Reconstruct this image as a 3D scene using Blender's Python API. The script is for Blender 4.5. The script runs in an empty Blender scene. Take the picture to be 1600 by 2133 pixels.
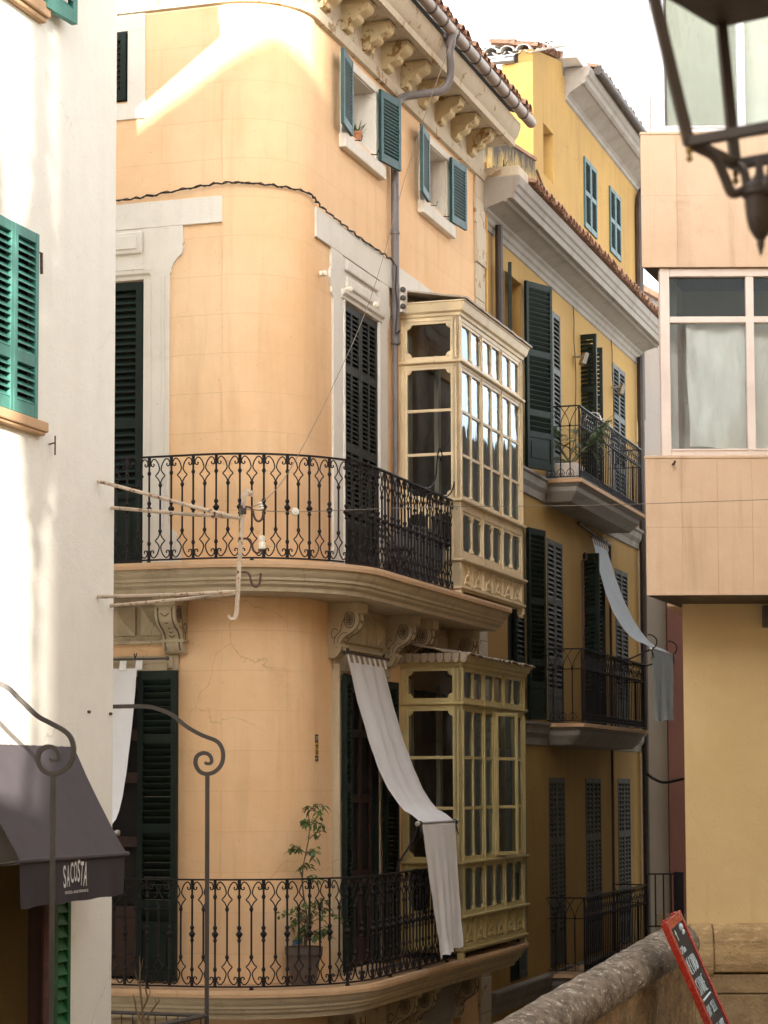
import bpy, bmesh, math, random
from mathutils import Vector, Matrix
from mathutils import noise as mnoise
from math import sin, cos, pi, radians, atan2, sqrt
random.seed(7)
SC = bpy.context.scene
COL = SC.collection

# ------------------------------------------------------------------ camera, sky, sun, exposure
F_PX, PX0, PY0, CZ = 4750.0, 800.0, 1258.0, 2.25
TILT, ROLL = radians(4.6), 0.0036
R0, U0, W0 = Vector((1, 0, 0)), Vector((0, -sin(TILT), cos(TILT))), Vector((0, cos(TILT), sin(TILT)))
CR_, CU_ = R0*cos(ROLL)-U0*sin(ROLL), U0*cos(ROLL)+R0*sin(ROLL)
CAM = Vector((0, 0, CZ))
cd = bpy.data.cameras.new('camera')
cam = bpy.data.objects.new('camera', cd)
COL.objects.link(cam)
m3 = Matrix((CR_, CU_, -W0)).transposed()
cam.matrix_world = Matrix.Translation(CAM) @ m3.to_4x4()
cd.sensor_fit = 'HORIZONTAL'
cd.sensor_width = 36.0
cd.lens = 36.0*F_PX/1600.0
cd.shift_y = (PY0-1066.5)/1600.0
cd.clip_start, cd.clip_end = 0.1, 2000
cd.dof.use_dof = True
cd.dof.focus_distance = 21.5
cd.dof.aperture_fstop = 8.0
SC.camera = cam

L = Vector((-0.065, 0.963, -0.26)).normalized()          # direction the sunlight travels
SUN_EL = math.asin(-L.z)
w = bpy.data.worlds.new('World')
SC.world = w
w.use_nodes = True
nt = w.node_tree
bg = nt.nodes['Background']
sky = nt.nodes.new('ShaderNodeTexSky')
sky.sky_type = 'NISHITA'
sky.sun_disc = False
sky.sun_elevation = SUN_EL
sky.sun_rotation = math.pi - atan2(L.x, L.y)
sky.air_density, sky.dust_density, sky.ozone_density = 1.0, 1.4, 1.0
hs = nt.nodes.new('ShaderNodeHueSaturation')
hs.inputs['Saturation'].default_value = 0.22
nt.links.new(sky.outputs[0], hs.inputs['Color'])
nt.links.new(hs.outputs[0], bg.inputs[0])
bg.inputs[1].default_value = 0.15
sd = bpy.data.lights.new('sun', 'SUN')
sd.energy, sd.angle, sd.color = 2.8, radians(0.5), (1.0, 0.93, 0.82)
sun = bpy.data.objects.new('sun', sd)
COL.objects.link(sun)
sun.rotation_euler = (-L).to_track_quat('Z', 'Y').to_euler()
sun.location = (0, -20, 30)
SC.view_settings.view_transform = 'Standard'
SC.view_settings.look = 'None'
SC.view_settings.exposure = 2.64
SC.view_settings.gamma = 1.0

# ------------------------------------------------------------------ frames of the place
YA = radians(17.5)
u, r, Z = Vector((sin(YA), cos(YA), 0)), Vector((cos(YA), -sin(YA), 0)), Vector((0, 0, 1))


def ray(x, y):
    return CR_*((x-PX0)/F_PX) - CU_*((y-PY0)/F_PX) + W0


def hit(x, y, P, n):
    d = ray(x, y)
    return CAM + d*((P-CAM).dot(n)/d.dot(n))


def at(x, y, Y):
    d = ray(x, y)
    return CAM + d*(Y/d.y)


RAD = 0.666
A = Vector((-1.49715, 21.0, 0))
B = A + u*RAD + r*RAD
K = Vector((-2.08294, 17.5, 0))
LA = RAD*pi/2


def ST(s, d, h): return B + u*s + r*d + Z*h
def FT(t, d, h): return A + r*t - u*d + Z*h
def CRM(s, d, h): return K + u*s + r*d + Z*h
def TY(s, d, h): return B + u*s + r*(d-1.0) + Z*h
def MD(x, d, h): return Vector((x, 20.9-d, h))
def XYZ(x, y, z): return Vector((x, y, z))


def MN(q, d, h):
    if q <= 0: return FT(q, d, h)
    if q >= LA: return ST(q-LA, d, h)
    a = q/RAD
    n = -u*cos(a) + r*sin(a)
    return A + u*RAD + n*(RAD+d) + Z*h


def MNang(q):
    a = 0 if q <= 0 else (pi/2 if q >= LA else q/RAD)
    return -YA + a


def ps(x, y, d=0.0):
    p = hit(x, y, B+r*d, r)
    return (p-B).dot(u), p.z


def offset_q(d, step, q0, q1, arc=None):
    """points spaced evenly on the plan curve offset by d"""
    out = []
    Ld = (RAD+d)*pi/2
    def fwd(q): return q if q <= 0 else (q/LA*Ld if q < LA else Ld+q-LA)
    def inv(x): return x if x <= 0 else (x/Ld*LA if x < Ld else LA+x-Ld)
    x, x1 = fwd(q0), fwd(q1)
    while x <= x1+1e-6:
        out.append(inv(x)); x += step
    return out


def qlist(q0, q1, n=14):
    v = {q0, q1}
    for i in range(n+1):
        q = LA*i/n
        if q0 < q < q1: v.add(q)
    return sorted(v)


# ------------------------------------------------------------------ mesh builder
class MB:
    def __init__(self):
        self.v, self.f, self.uv = [], [], {}

    def add(self, pts, faces, uvs=None):
        o = len(self.v)
        self.v += [Vector(p) for p in pts]
        for k, f in enumerate(faces):
            if uvs: self.uv[len(self.f)] = uvs[k]
            self.f.append([o+i for i in f])
        return self

    def box(self, F, s0, s1, d0, d1, h0, h1):
        p = [F(s, d, h) for h in (h0, h1) for d in (d0, d1) for s in (s0, s1)]
        self.add(p, [(0, 1, 3, 2), (4, 6, 7, 5), (0, 4, 5, 1), (2, 3, 7, 6), (0, 2, 6, 4), (1, 5, 7, 3)])
        return self

    def hexa(self, p):
        """8 points: bottom 4 ring, top 4 ring"""
        return self.add(p, [(3, 2, 1, 0), (4, 5, 6, 7), (0, 1, 5, 4), (1, 2, 6, 5), (2, 3, 7, 6), (3, 0, 4, 7)])

    def prism(self, F, poly, d0, d1):
        n = len(poly)
        p = [F(a, d0, b) for a, b in poly] + [F(a, d1, b) for a, b in poly]
        self.add(p, [tuple(range(n)), tuple(range(2*n-1, n-1, -1))] + [(i, i+n, (i+1) % n+n, (i+1) % n) for i in range(n)])
        return self

    def prism_dh(self, F, poly, s0, s1):
        n = len(poly)
        p = [F(s0, a, b) for a, b in poly] + [F(s1, a, b) for a, b in poly]
        self.add(p, [tuple(range(n)), tuple(range(2*n-1, n-1, -1))] + [(i, i+n, (i+1) % n+n, (i+1) % n) for i in range(n)])
        return self

    def sweep(self, F, qs, prof, closed=True, caps=True):
        n = len(prof)
        o = [[F(q, a, b) for a, b in prof] for q in qs]
        pts = [p for ring in o for p in ring]
        fs = []
        m = n if closed else n-1
        for k in range(len(qs)-1):
            for i in range(m):
                j = (i+1) % n
                fs.append((k*n+i, k*n+j, (k+1)*n+j, (k+1)*n+i))
        if caps and closed:
            fs.append(tuple(range(n)))
            e = (len(qs)-1)*n
            fs.append(tuple(e+i for i in range(n-1, -1, -1)))
        self.add(pts, fs)
        return self

    def tube(self, pts, rad, n=6, flat=None):
        pts = [Vector(p) for p in pts]
        k = len(pts)
        rr = rad if isinstance(rad, (list, tuple)) else [rad]*k
        up = None
        ring = []
        for i, p in enumerate(pts):
            t = (pts[min(i+1, k-1)]-pts[max(i-1, 0)])
            if t.length < 1e-9: t = Vector((0, 0, 1))
            t.normalize()
            if up is None:
                up = Vector((0, 0, 1)) if abs(t.z) < 0.9 else Vector((1, 0.13, 0))
            x = up - t*up.dot(t)
            if x.length < 1e-4:
                x = Vector((1, 0, 0)) - t*t.x
            x.normalize()
            up = x
            y = t.cross(x)
            for j in range(n):
                a = 2*pi*(j+0.5)/n
                if flat: ring.append(p + x*cos(a)*rr[i]*flat[0] + y*sin(a)*rr[i]*flat[1])
                else: ring.append(p + x*cos(a)*rr[i] + y*sin(a)*rr[i])
        fs = []
        for i in range(k-1):
            for j in range(n):
                q = (j+1) % n
                fs.append((i*n+j, i*n+q, (i+1)*n+q, (i+1)*n+j))
        fs.append(tuple(range(n-1, -1, -1)))
        fs.append(tuple((k-1)*n+j for j in range(n)))
        self.add(ring, fs)
        return self

    def lathe(self, c, prof, n=10, axis=None):
        c = Vector(c)
        ax = (axis or Vector((0, 0, 1))).normalized()
        x = ax.orthogonal().normalized()
        y = ax.cross(x)
        ring = []
        for rad, z in prof:
            for j in range(n):
                a = 2*pi*j/n
                ring.append(c + ax*z + (x*cos(a)+y*sin(a))*max(rad, 1e-4))
        fs = []
        for i in range(len(prof)-1):
            for j in range(n):
                q = (j+1) % n
                fs.append((i*n+j, i*n+q, (i+1)*n+q, (i+1)*n+j))
        fs.append(tuple(range(n-1, -1, -1)))
        e = (len(prof)-1)*n
        fs.append(tuple(e+j for j in range(n)))
        self.add(ring, fs)
        return self

    def ball(self, c, rad, n=8, sz=1.0):
        pr = [(rad*sin(pi*i/6), -rad*sz*cos(pi*i/6)) for i in range(7)]
        return self.lathe(c, pr, n)

    def grid(self, fn, nu, nv, uv=None):
        p = [fn(i/nu, j/nv) for j in range(nv+1) for i in range(nu+1)]
        fs, us = [], []
        for j in range(nv):
            for i in range(nu):
                a = j*(nu+1)+i
                fs.append((a, a+1, a+nu+2, a+nu+1))
                us.append([(i/nu, j/nv), ((i+1)/nu, j/nv), ((i+1)/nu, (j+1)/nv), (i/nu, (j+1)/nv)])
        self.add(p, fs, us)
        return self

    def walls(self, F, ss, hs_, holes=(), reveal=0.2, d=0.0):
        """wall sheet with openings; holes = (s0,s1,h0,h1[,reveal])"""
        S = sorted(set(list(ss) + [x for ho in holes for x in ho[:2]]))
        H = sorted(set(list(hs_) + [x for ho in holes for x in ho[2:4]]))
        for i in range(len(S)-1):
            for j in range(len(H)-1):
                a, b, c, e = S[i], S[i+1], H[j], H[j+1]
                if any(ho[0] <= (a+b)/2 <= ho[1] and ho[2] <= (c+e)/2 <= ho[3] for ho in holes): continue
                self.add([F(a, d, c), F(b, d, c), F(b, d, e), F(a, d, e)], [(0, 1, 2, 3)], [[(a, c), (b, c), (b, e), (a, e)]])
        for ho in holes:
            a, b, c, e = ho[:4]
            rv = ho[4] if len(ho) > 4 else reveal
            for p0, p1 in (((a, c), (a, e)), ((b, c), (b, e)), ((a, c), (b, c)), ((a, e), (b, e))):
                self.add([F(p0[0], d, p0[1]), F(p1[0], d, p1[1]), F(p1[0], d-rv, p1[1]), F(p0[0], d-rv, p0[1])], [(0, 1, 2, 3)],
                         [[(p0[0], p0[1]), (p1[0], p1[1]), (p1[0]+.05, p1[1]), (p0[0]+.05, p0[1])]])
        return self

    def mesh(self, name, off=Vector((0, 0, 0)), normals=True):
        me = bpy.data.meshes.new(name)
        me.from_pydata([tuple(p-off) for p in self.v], [], self.f)
        if self.uv:
            ul = me.uv_layers.new(name='uv')
            for pi_, po in enumerate(me.polygons):
                if pi_ in self.uv:
                    for li, c in zip(po.loop_indices, self.uv[pi_]): ul.data[li].uv = c
        if normals:
            bm = bmesh.new(); bm.from_mesh(me)
            bmesh.ops.recalc_face_normals(bm, faces=bm.faces)
            bm.to_mesh(me); bm.free()
        return me


OFF = {}


def props(o, label=None, cat=None, group=None, kind=None):
    if label: o['label'] = label
    if cat: o['category'] = cat
    if group: o['group'] = group
    if kind: o['kind'] = kind
    return o


def root(name, loc, label, cat, group=None):
    o = bpy.data.objects.new(name, None)
    o.empty_display_size = 0.2
    COL.objects.link(o)
    o.location = loc
    OFF[o.name] = Vector(loc)
    return props(o, label, cat, group)


def build(mb, name, mat, parent=None, bevel=0.0, smooth=False, label=None, cat=None, group=None, kind=None, solid=0.0, normals=True, loc=None):
    off = OFF[parent.name] if parent else Vector(loc or (0, 0, 0))
    me = mb.mesh(name, off, normals)
    me.materials.append(mat)
    o = bpy.data.objects.new(name, me)
    COL.objects.link(o)
    if parent: o.parent = parent
    else: o.location = off
    OFF[o.name] = off
    if smooth:
        for p in me.polygons: p.use_smooth = True
        if smooth != 'all':
            try: me.set_sharp_from_angle(angle=radians(38))
            except Exception: pass
    if solid:
        m = o.modifiers.new('solid', 'SOLIDIFY'); m.thickness = solid; m.offset = 0
    if bevel:
        m = o.modifiers.new('bevel', 'BEVEL'); m.width = bevel; m.segments = 2; m.limit_method = 'ANGLE'; m.angle_limit = radians(35)
        m.harden_normals = False
    return props(o, label, cat, group, kind)


def place(me, name, parent, loc, rz=0.0, scale=None):
    o = bpy.data.objects.new(name, me)
    COL.objects.link(o)
    o.parent = parent
    o.location = Vector(loc) - OFF[parent.name]
    o.rotation_euler = (0, 0, rz)
    if scale: o.scale = scale
    OFF[o.name] = Vector(loc)
    return o


# ------------------------------------------------------------------ materials
def new_mat(name):
    m = bpy.data.materials.new(name)
    m.use_nodes = True
    n = m.node_tree
    return m, n, n.nodes['Principled BSDF']


def nd(n, t, **k):
    x = n.nodes.new(t)
    for a, b in k.items():
        if a.startswith('i_'): x.inputs[a[2:].replace('_', ' ')].default_value = b
        else: setattr(x, a, b)
    return x


def noise(n, vec, scale, detail=4, rough=0.55, dist=0.0):
    x = nd(n, 'ShaderNodeTexNoise')
    x.inputs['Scale'].default_value = scale
    x.inputs['Detail'].default_value = detail
    x.inputs['Roughness'].default_value = rough
    x.inputs['Distortion'].default_value = dist
    n.links.new(vec, x.inputs['Vector'])
    return x.outputs['Fac']


def ramp(n, fac, a, b, ca=(0, 0, 0, 1), cb=(1, 1, 1, 1)):
    x = nd(n, 'ShaderNodeValToRGB')
    x.color_ramp.elements[0].position, x.color_ramp.elements[0].color = a, ca
    x.color_ramp.elements[1].position, x.color_ramp.elements[1].color = b, cb
    n.links.new(fac, x.inputs[0])
    return x.outputs[0]


def mix(n, fac, a, b, mode='MIX'):
    x = nd(n, 'ShaderNodeMix', data_type='RGBA', blend_type=mode)
    for sock, v in ((x.inputs[0], fac), (x.inputs[6], a), (x.inputs[7], b)):
        if isinstance(v, (int, float)): sock.default_value = v
        elif isinstance(v, tuple): sock.default_value = v if len(v) == 4 else (*v, 1)
        else: n.links.new(v, sock)
    return x.outputs[2]


def scalev(n, sx, sy, sz):
    g = nd(n, 'ShaderNodeNewGeometry')
    m = nd(n, 'ShaderNodeMapping')
    m.inputs['Scale'].default_value = (sx, sy, sz)
    n.links.new(g.outputs['Position'], m.inputs['Vector'])
    return m.outputs[0]


def bump(n, bs, h, dist=0.01, strength=0.5):
    b = nd(n, 'ShaderNodeBump')
    b.inputs['Strength'].default_value = strength
    b.inputs['Distance'].default_value = dist
    n.links.new(h, b.inputs['Height'])
    n.links.new(b.outputs[0], bs.inputs['Normal'])
    return b


def c4(c): return (c[0], c[1], c[2], 1)


def mul(c, k): return (min(1, c[0]*k), min(1, c[1]*k), min(1, c[2]*k))


def plaster(name, col, col2, stain=(.25, .2, .14), stain_amt=.5, streak=.35, rough=.9, bumpd=.006, big=.7, patch=None, patch_t=.62, brick=False, speck=True):
    m, n, bs = new_mat(name)
    P = scalev(n, 1, 1, 1)
    c = mix(n, ramp(n, noise(n, P, big, 5, .6), .35, .68), c4(col), c4(col2))
    c = mix(n, ramp(n, noise(n, P, 6, 6, .65), .3, .75), c, mix(n, .12, c, c4(stain)))
    # rain streaks, stretched along z
    V = scalev(n, 5, 5, .45)
    st = ramp(n, noise(n, V, 1.0, 5, .6, .3), .52, .78)
    c = mix(n, mix(n, streak, (0, 0, 0), st), c, mix(n, .55, c, c4(stain)))
    pa = ramp(n, noise(n, P, 1.7, 8, .72), .60, .74)
    c = mix(n, mix(n, stain_amt, (0, 0, 0), pa), c, mix(n, .6, c, c4(stain)))
    if patch:
        pf = ramp(n, noise(n, P, 4.5, 7, .68, .6), patch_t, patch_t+.025)
        c = mix(n, pf, c, c4(patch))
    if speck:
        sp = ramp(n, noise(n, P, 38, 2, .5), .70, .76)
        c = mix(n, mix(n, .5, (0, 0, 0), sp), c, mix(n, .6, c, c4(mul(stain, .5))))
    # a few hairline cracks
    vo = nd(n, 'ShaderNodeTexVoronoi', feature='DISTANCE_TO_EDGE')
    vo.inputs['Scale'].default_value = 1.1
    wv_ = nd(n, 'ShaderNodeMix', data_type='RGBA', blend_type='ADD')
    wv_.inputs[0].default_value = .35
    n.links.new(P, wv_.inputs[6])
    nn = nd(n, 'ShaderNodeTexNoise'); nn.inputs['Scale'].default_value = 3.5; nn.inputs['Detail'].default_value = 6
    n.links.new(P, nn.inputs['Vector']); n.links.new(nn.outputs['Color'], wv_.inputs[7])
    n.links.new(wv_.outputs[2], vo.inputs['Vector'])
    ck = ramp(n, vo.outputs['Distance'], .0, .006, (1, 1, 1, 1), (0, 0, 0, 1))
    ck = mix(n, 1.0, ck, ramp(n, noise(n, P, .55, 2), .52, .60), 'MULTIPLY')
    c = mix(n, mix(n, .55, (0, 0, 0), ck), c, mix(n, .75, c, c4(mul(stain, .6))))
    hgt = nd(n, 'ShaderNodeMath', operation='ADD')
    n.links.new(noise(n, P, 55, 5, .6), hgt.inputs[0])
    n.links.new(noise(n, P, 9, 3, .5), hgt.inputs[1])
    ho = hgt.outputs[0]
    if brick:
        uvn = nd(n, 'ShaderNodeUVMap')
        br = nd(n, 'ShaderNodeTexBrick')
        br.offset = .5
        br.inputs['Scale'].default_value = 1.0
        br.inputs['Mortar Size'].default_value = .004
        br.inputs['Mortar Smooth'].default_value = .3
        br.inputs['Brick Width'].default_value = 1.25
        br.inputs['Row Height'].default_value = .37
        for k, v in (('Color1', (1, 1, 1, 1)), ('Color2', (.965, .965, .97, 1)), ('Mortar', (.82, .80, .78, 1))): br.inputs[k].default_value = v
        n.links.new(uvn.outputs[0], br.inputs['Vector'])
        # joints fade in and out
        fade = ramp(n, noise(n, P, .9, 3, .5), .28, .6)
        bc = mix(n, mix(n, .75, (.15, .15, .15), fade), (1, 1, 1), br.outputs['Color'])
        c = mix(n, 1.0, c, bc, 'MULTIPLY')
        sub = nd(n, 'ShaderNodeMath', operation='MULTIPLY_ADD')
        n.links.new(br.outputs['Fac'], sub.inputs[0]); sub.inputs[1].default_value = -.6
        n.links.new(ho, sub.inputs[2])
        ho = sub.outputs[0]
    n.links.new(c, bs.inputs['Base Color'])
    bs.inputs['Roughness'].default_value = rough
    bs.inputs['Specular IOR Level'].default_value = .2
    bump(n, bs, ho, bumpd, .5)
    return m


def paint(name, col, rough=.5, wear=None, wear_t=.66, spec=.4, var=.25, metallic=0.0, wscale=14, bumpd=.002):
    m, n, bs = new_mat(name)
    P = scalev(n, 1, 1, 1)
    c = mix(n, ramp(n, noise(n, P, 3.5, 4), .3, .7), c4(mul(col, 1-var)), c4(mul(col, 1+var)))
    c = mix(n, ramp(n, noise(n, scalev(n, 9, 9, 2), 2.2, 5), .45, .8), c, mix(n, .25, c, tuple(.5*v+.35*max(col)*w_ for v, w_ in zip(col, (1, .9, .8)))))
    if wear:
        wf = ramp(n, noise(n, P, wscale, 7, .7, .4), wear_t, wear_t+.05)
        c = mix(n, wf, c, c4(wear))
    n.links.new(c, bs.inputs['Base Color'])
    rr = nd(n, 'ShaderNodeMapRange')
    rr.inputs['To Min'].default_value, rr.inputs['To Max'].default_value = max(.05, rough-.12), min(1, rough+.15)
    n.links.new(noise(n, P, 20, 3), rr.inputs['Value'])
    n.links.new(rr.outputs[0], bs.inputs['Roughness'])
    bs.inputs['Specular IOR Level'].default_value = spec
    bs.inputs['Metallic'].default_value = metallic
    bump(n, bs, noise(n, P, 60, 4), bumpd, .4)
    return m


def glass(name, tint=(.55, .58, .56), wav=.02):
    m, n, bs = new_mat(name)
    n.nodes.remove(bs)
    out = n.nodes['Material Output']
    P = scalev(n, 1, 1, .35)
    b = nd(n, 'ShaderNodeBump')
    b.inputs['Strength'].default_value = 1.0
    b.inputs['Distance'].default_value = wav
    n.links.new(noise(n, P, 7, 2, .5, 1.2), b.inputs['Height'])
    gl = nd(n, 'ShaderNodeBsdfGlossy'); gl.inputs['Roughness'].default_value = .02
    gl.inputs['Color'].default_value = (.66, .78, .90, 1)
    tr = nd(n, 'ShaderNodeBsdfTransparent'); tr.inputs['Color'].default_value = c4(tint)
    fr = nd(n, 'ShaderNodeFresnel'); fr.inputs['IOR'].default_value = 1.55
    ad = nd(n, 'ShaderNodeMath', operation='ADD'); ad.inputs[1].default_value = .02
    n.links.new(b.outputs[0], gl.inputs['Normal'])
    n.links.new(fr.outputs[0], ad.inputs[0])
    ms = nd(n, 'ShaderNodeMixShader')
    n.links.new(ad.outputs[0], ms.inputs[0]); n.links.new(tr.outputs[0], ms.inputs[1]); n.links.new(gl.outputs[0], ms.inputs[2])
    n.links.new(ms.outputs[0], out.inputs[0])
    return m


def cloth(name, col, trans=.35, weave=260, dirt=.35):
    m, n, bs = new_mat(name)
    out = n.nodes['Material Output']
    P = scalev(n, 1, 1, 1)
    c = mix(n, noise(n, P, 5, 4), c4(mul(col, .9)), c4(mul(col, 1.06)))
    c = mix(n, mix(n, dirt, (0, 0, 0), ramp(n, noise(n, scalev(n, 7, 7, 1.2), 1.4, 6, .65), .5, .8)), c, c4(mul(col, .68)))
    n.links.new(c, bs.inputs['Base Color'])
    bs.inputs['Roughness'].default_value = .95
    bs.inputs['Specular IOR Level'].default_value = .1
    tl = nd(n, 'ShaderNodeBsdfTranslucent')
    n.links.new(c, tl.inputs['Color'])
    ms = nd(n, 'ShaderNodeMixShader'); ms.inputs[0].default_value = trans
    n.links.new(bs.outputs[0], ms.inputs[1]); n.links.new(tl.outputs[0], ms.inputs[2])
    n.links.new(ms.outputs[0], out.inputs[0])
    bump(n, bs, noise(n, P, weave, 2), .001, .35)
    return m


def leafmat(name, a, b):
    m, n, bs = new_mat(name)
    out = n.nodes['Material Output']
    c = mix(n, ramp(n, noise(n, scalev(n, 1, 1, 1), 9, 3), .3, .7), c4(a), c4(b))
    n.links.new(c, bs.inputs['Base Color'])
    bs.inputs['Roughness'].default_value = .45
    tl = nd(n, 'ShaderNodeBsdfTranslucent')
    n.links.new(c, tl.inputs['Color'])
    ms = nd(n, 'ShaderNodeMixShader'); ms.inputs[0].default_value = .3
    n.links.new(bs.outputs[0], ms.inputs[1]); n.links.new(tl.outputs[0], ms.inputs[2])
    n.links.new(ms.outputs[0], out.inputs[0])
    return m


def stone(name, col, dark, light, sc=5.0, bumpd=.02, stretch=(1, 1, 1), hole=False):
    m, n, bs = new_mat(name)
    P = scalev(n, *stretch)
    c = mix(n, ramp(n, noise(n, P, sc, 8, .7), .34, .66), c4(dark), c4(col))
    c = mix(n, ramp(n, noise(n, P, sc*2.6, 7, .7, .8), .55, .66), c, c4(light))
    f = noise(n, P, sc*7, 6, .7)
    c = mix(n, ramp(n, f, .58, .72), c, c4(mul(dark, .5)))
    n.links.new(c, bs.inputs['Base Color'])
    bs.inputs['Roughness'].default_value = .95
    bs.inputs['Specular IOR Level'].default_value = .15
    h = nd(n, 'ShaderNodeMath', operation='ADD')
    n.links.new(noise(n, P, sc*3, 8, .7), h.inputs[0]); n.links.new(f, h.inputs[1])
    bump(n, bs, h.outputs[0], bumpd, .8)
    return m


M = {}
M['peach'] = plaster('peach_plaster', (.76, .475, .248), (.82, .575, .352), (.42, .25, .12), .42, .5, brick=True, big=.45)
M['trim'] = plaster('white_trim', (.72, .68, .60), (.66, .62, .54), (.34, .26, .18), .45, .4, patch=(.50, .42, .33), patch_t=.70)
M['balc'] = plaster('balcony_stone', (.54, .445, .305), (.46, .375, .25), (.12, .09, .06), .75, .65, patch=(.34, .27, .19), patch_t=.68, bumpd=.012)
M['ledge'] = plaster('ledge_tile', (.62, .40, .23), (.50, .33, .20), (.14, .10, .07), .6, .3, bumpd=.01)
M['cornice'] = plaster('peeling_cornice', (.60, .52, .40), (.54, .46, .34), (.24, .17, .11), .6, .35, patch=(.33, .23, .13), patch_t=.585, bumpd=.016)
M['bracket'] = plaster('peeling_bracket', (.66, .54, .33), (.60, .48, .28), (.22, .15, .09), .5, .3, patch=(.30, .18, .07), patch_t=.56, bumpd=.016)
M['yellow'] = plaster('yellow_plaster', (.41, .258, .085), (.345, .215, .075), (.17, .11, .05), .5, .5)
M['yellow_hi'] = plaster('bright_yellow_plaster', (.44, .27, .085), (.36, .225, .078), (.17, .105, .045), .65, .85)
M['ochre'] = plaster('orange_ochre_plaster', (.60, .36, .10), (.56, .37, .14), (.3, .2, .1), .5, .5)
M['greystone'] = plaster('grey_painted_stone', (.34, .31, .275), (.265, .24, .21), (.13, .10, .075), .7, .7, patch=(.42, .33, .28), patch_t=.70, bumpd=.012)
M['cream'] = plaster('cream_render', (.84, .81, .73), (.80, .765, .68), (.50, .44, .35), .25, .22, bumpd=.006)
M['clad'] = plaster('salmon_cladding', (.68, .485, .335), (.61, .425, .28), (.30, .18, .10), .6, .85, big=1.4)
M['beige'] = plaster('beige_render', (.70, .525, .285), (.62, .45, .225), (.34, .23, .10), .4, .45, big=.5)
M['white'] = plaster('white_render', (.78, .77, .75), (.72, .71, .68), (.42, .38, .33), .4, .4)
M['pale'] = plaster('pale_weathered_render', (.215, .19, .165), (.20, .19, .18), (.19, .10, .07), .8, .5, big=1.2)
M['greyw'] = plaster('grey_render', (.235, .215, .19), (.21, .19, .17), (.2, .17, .15), .3, .3)
M['maroon'] = plaster('maroon_render', (.125, .055, .042), (.105, .048, .038), (.1, .06, .05), .3, .3)
M['teal'] = paint('teal_paint', (.011, .056, .054), .5, wear=(.045, .095, .09), wear_t=.68)
M['brightgreen'] = paint('bright_green_paint', (.06, .22, .18), .5, wear=(.20, .25, .22), wear_t=.66)
M['dkgreen'] = paint('dark_green_paint', (.0095, .0165, .012), .5, wear=(.03, .034, .03), wear_t=.70, spec=.18)
M['grnbrown'] = paint('brown_green_paint', (.024, .024, .018), .6, wear=(.06, .05, .036), wear_t=.64, spec=.15)
M['greyslat'] = paint('faded_grey_paint', (.085, .09, .084), .6, wear=(.045, .05, .045), wear_t=.62, spec=.2)
M['iron'] = paint('wrought_iron', (.012, .0095, .0105), .55, wear=(.03, .016, .012), wear_t=.66, spec=.22)
M['greyiron'] = paint('grey_iron', (.062, .052, .045), .5, wear=(.09, .078, .068), wear_t=.68, spec=.5)
M['gal'] = paint('cream_wood_paint', (.70, .56, .345), .5, wear=(.40, .29, .17), wear_t=.62, var=.14)
M['gal2'] = paint('mustard_wood_paint', (.46, .37, .165), .5, wear=(.27, .20, .09), wear_t=.62, var=.14)
M['zinc'] = paint('zinc_gutter', (.24, .175, .13), .45, wear=(.13, .09, .07), wear_t=.6, spec=.5, metallic=.3)
M['pipe'] = paint('grey_pipe', (.15, .135, .13), .5, wear=(.09, .07, .06), wear_t=.62, spec=.4)
M['brownpipe'] = paint('brown_pipe', (.040, .027, .021), .5, spec=.4)
M['lead'] = paint('gallery_roof_sheet', (.40, .33, .26), .6, wear=(.18, .14, .11), wear_t=.6)
M['lead2'] = paint('brown_gallery_roof_sheet', (.30, .235, .165), .7, wear=(.14, .10, .07), wear_t=.6)
M['felt'] = paint('dark_roof_felt', (.035, .03, .028), .8)
M['dark'] = paint('dark_interior', (.018, .014, .011), .8, var=.4)
M['room'] = paint('room_wall', (.26, .20, .15), .9)
M['door_dark'] = paint('deep_doorway', (.075, .052, .022), .8)
M['wood'] = paint('brown_door_wood', (.045, .02, .013), .5)
M['glass'] = glass('old_window_glass', (.62, .65, .64), .002)
M['glass_side'] = glass('gallery_side_glass', (.62, .62, .58), .0012)
M['glass_flat'] = glass('modern_glass', (.97, .99, .98), .0015)
M['glass_dark'] = glass('dark_glass', (.35, .37, .34), .0015)
M['linen'] = cloth('white_linen', (.93, .92, .935), .28, 260, .15)
M['blue'] = cloth('pale_blue_cloth', (.76, .83, .90), .35)
M['awn'] = cloth('grey_awning_canvas', (.098, .086, .094), .08)
M['awnd'] = cloth('dark_awning_valance', (.062, .053, .057), .05)
M['sheet'] = cloth('window_sheet', (.93, .93, .88), .12, 260, .06)
M['netting'] = cloth('grey_net_curtain', (.74, .74, .71), .2)
M['greencurt'] = cloth('green_curtain', (.66, .67, .56), .2)
M['rod'] = paint('steel_rod', (.35, .33, .32), .35, metallic=.7, spec=.5)
M['rust'] = paint('rusty_white_paint', (.50, .40, .30), .6, wear=(.17, .065, .03), wear_t=.555, wscale=22, bumpd=.006)
M['rustdk'] = paint('dark_rust', (.085, .04, .03), .7, wear=(.16, .07, .04), wear_t=.6)
M['porc'] = paint('porcelain', (.75, .68, .55), .2, spec=.6, wear=(.55, .38, .16), wear_t=.62)
M['cable'] = paint('black_cable', (.015, .014, .013), .6)
M['wire'] = paint('pale_wire', (.17, .135, .105), .5)
M['red'] = paint('red_gloss_paint', (.36, .028, .014), .25, spec=.6, var=.12)
M['board'] = paint('chalkboard_black', (.028, .024, .024), .7, wear=(.05, .045, .045), wear_t=.55, wscale=5)
M['chalk'] = paint('chalk', (.62, .74, .82), .9)
M['letter'] = paint('white_print', (.68, .66, .64), .8)
M['yellowp'] = paint('yellow_sign_paint', (.62, .36, .03), .5)
M['navy'] = paint('navy_sign_paint', (.022, .02, .03), .5)
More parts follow.
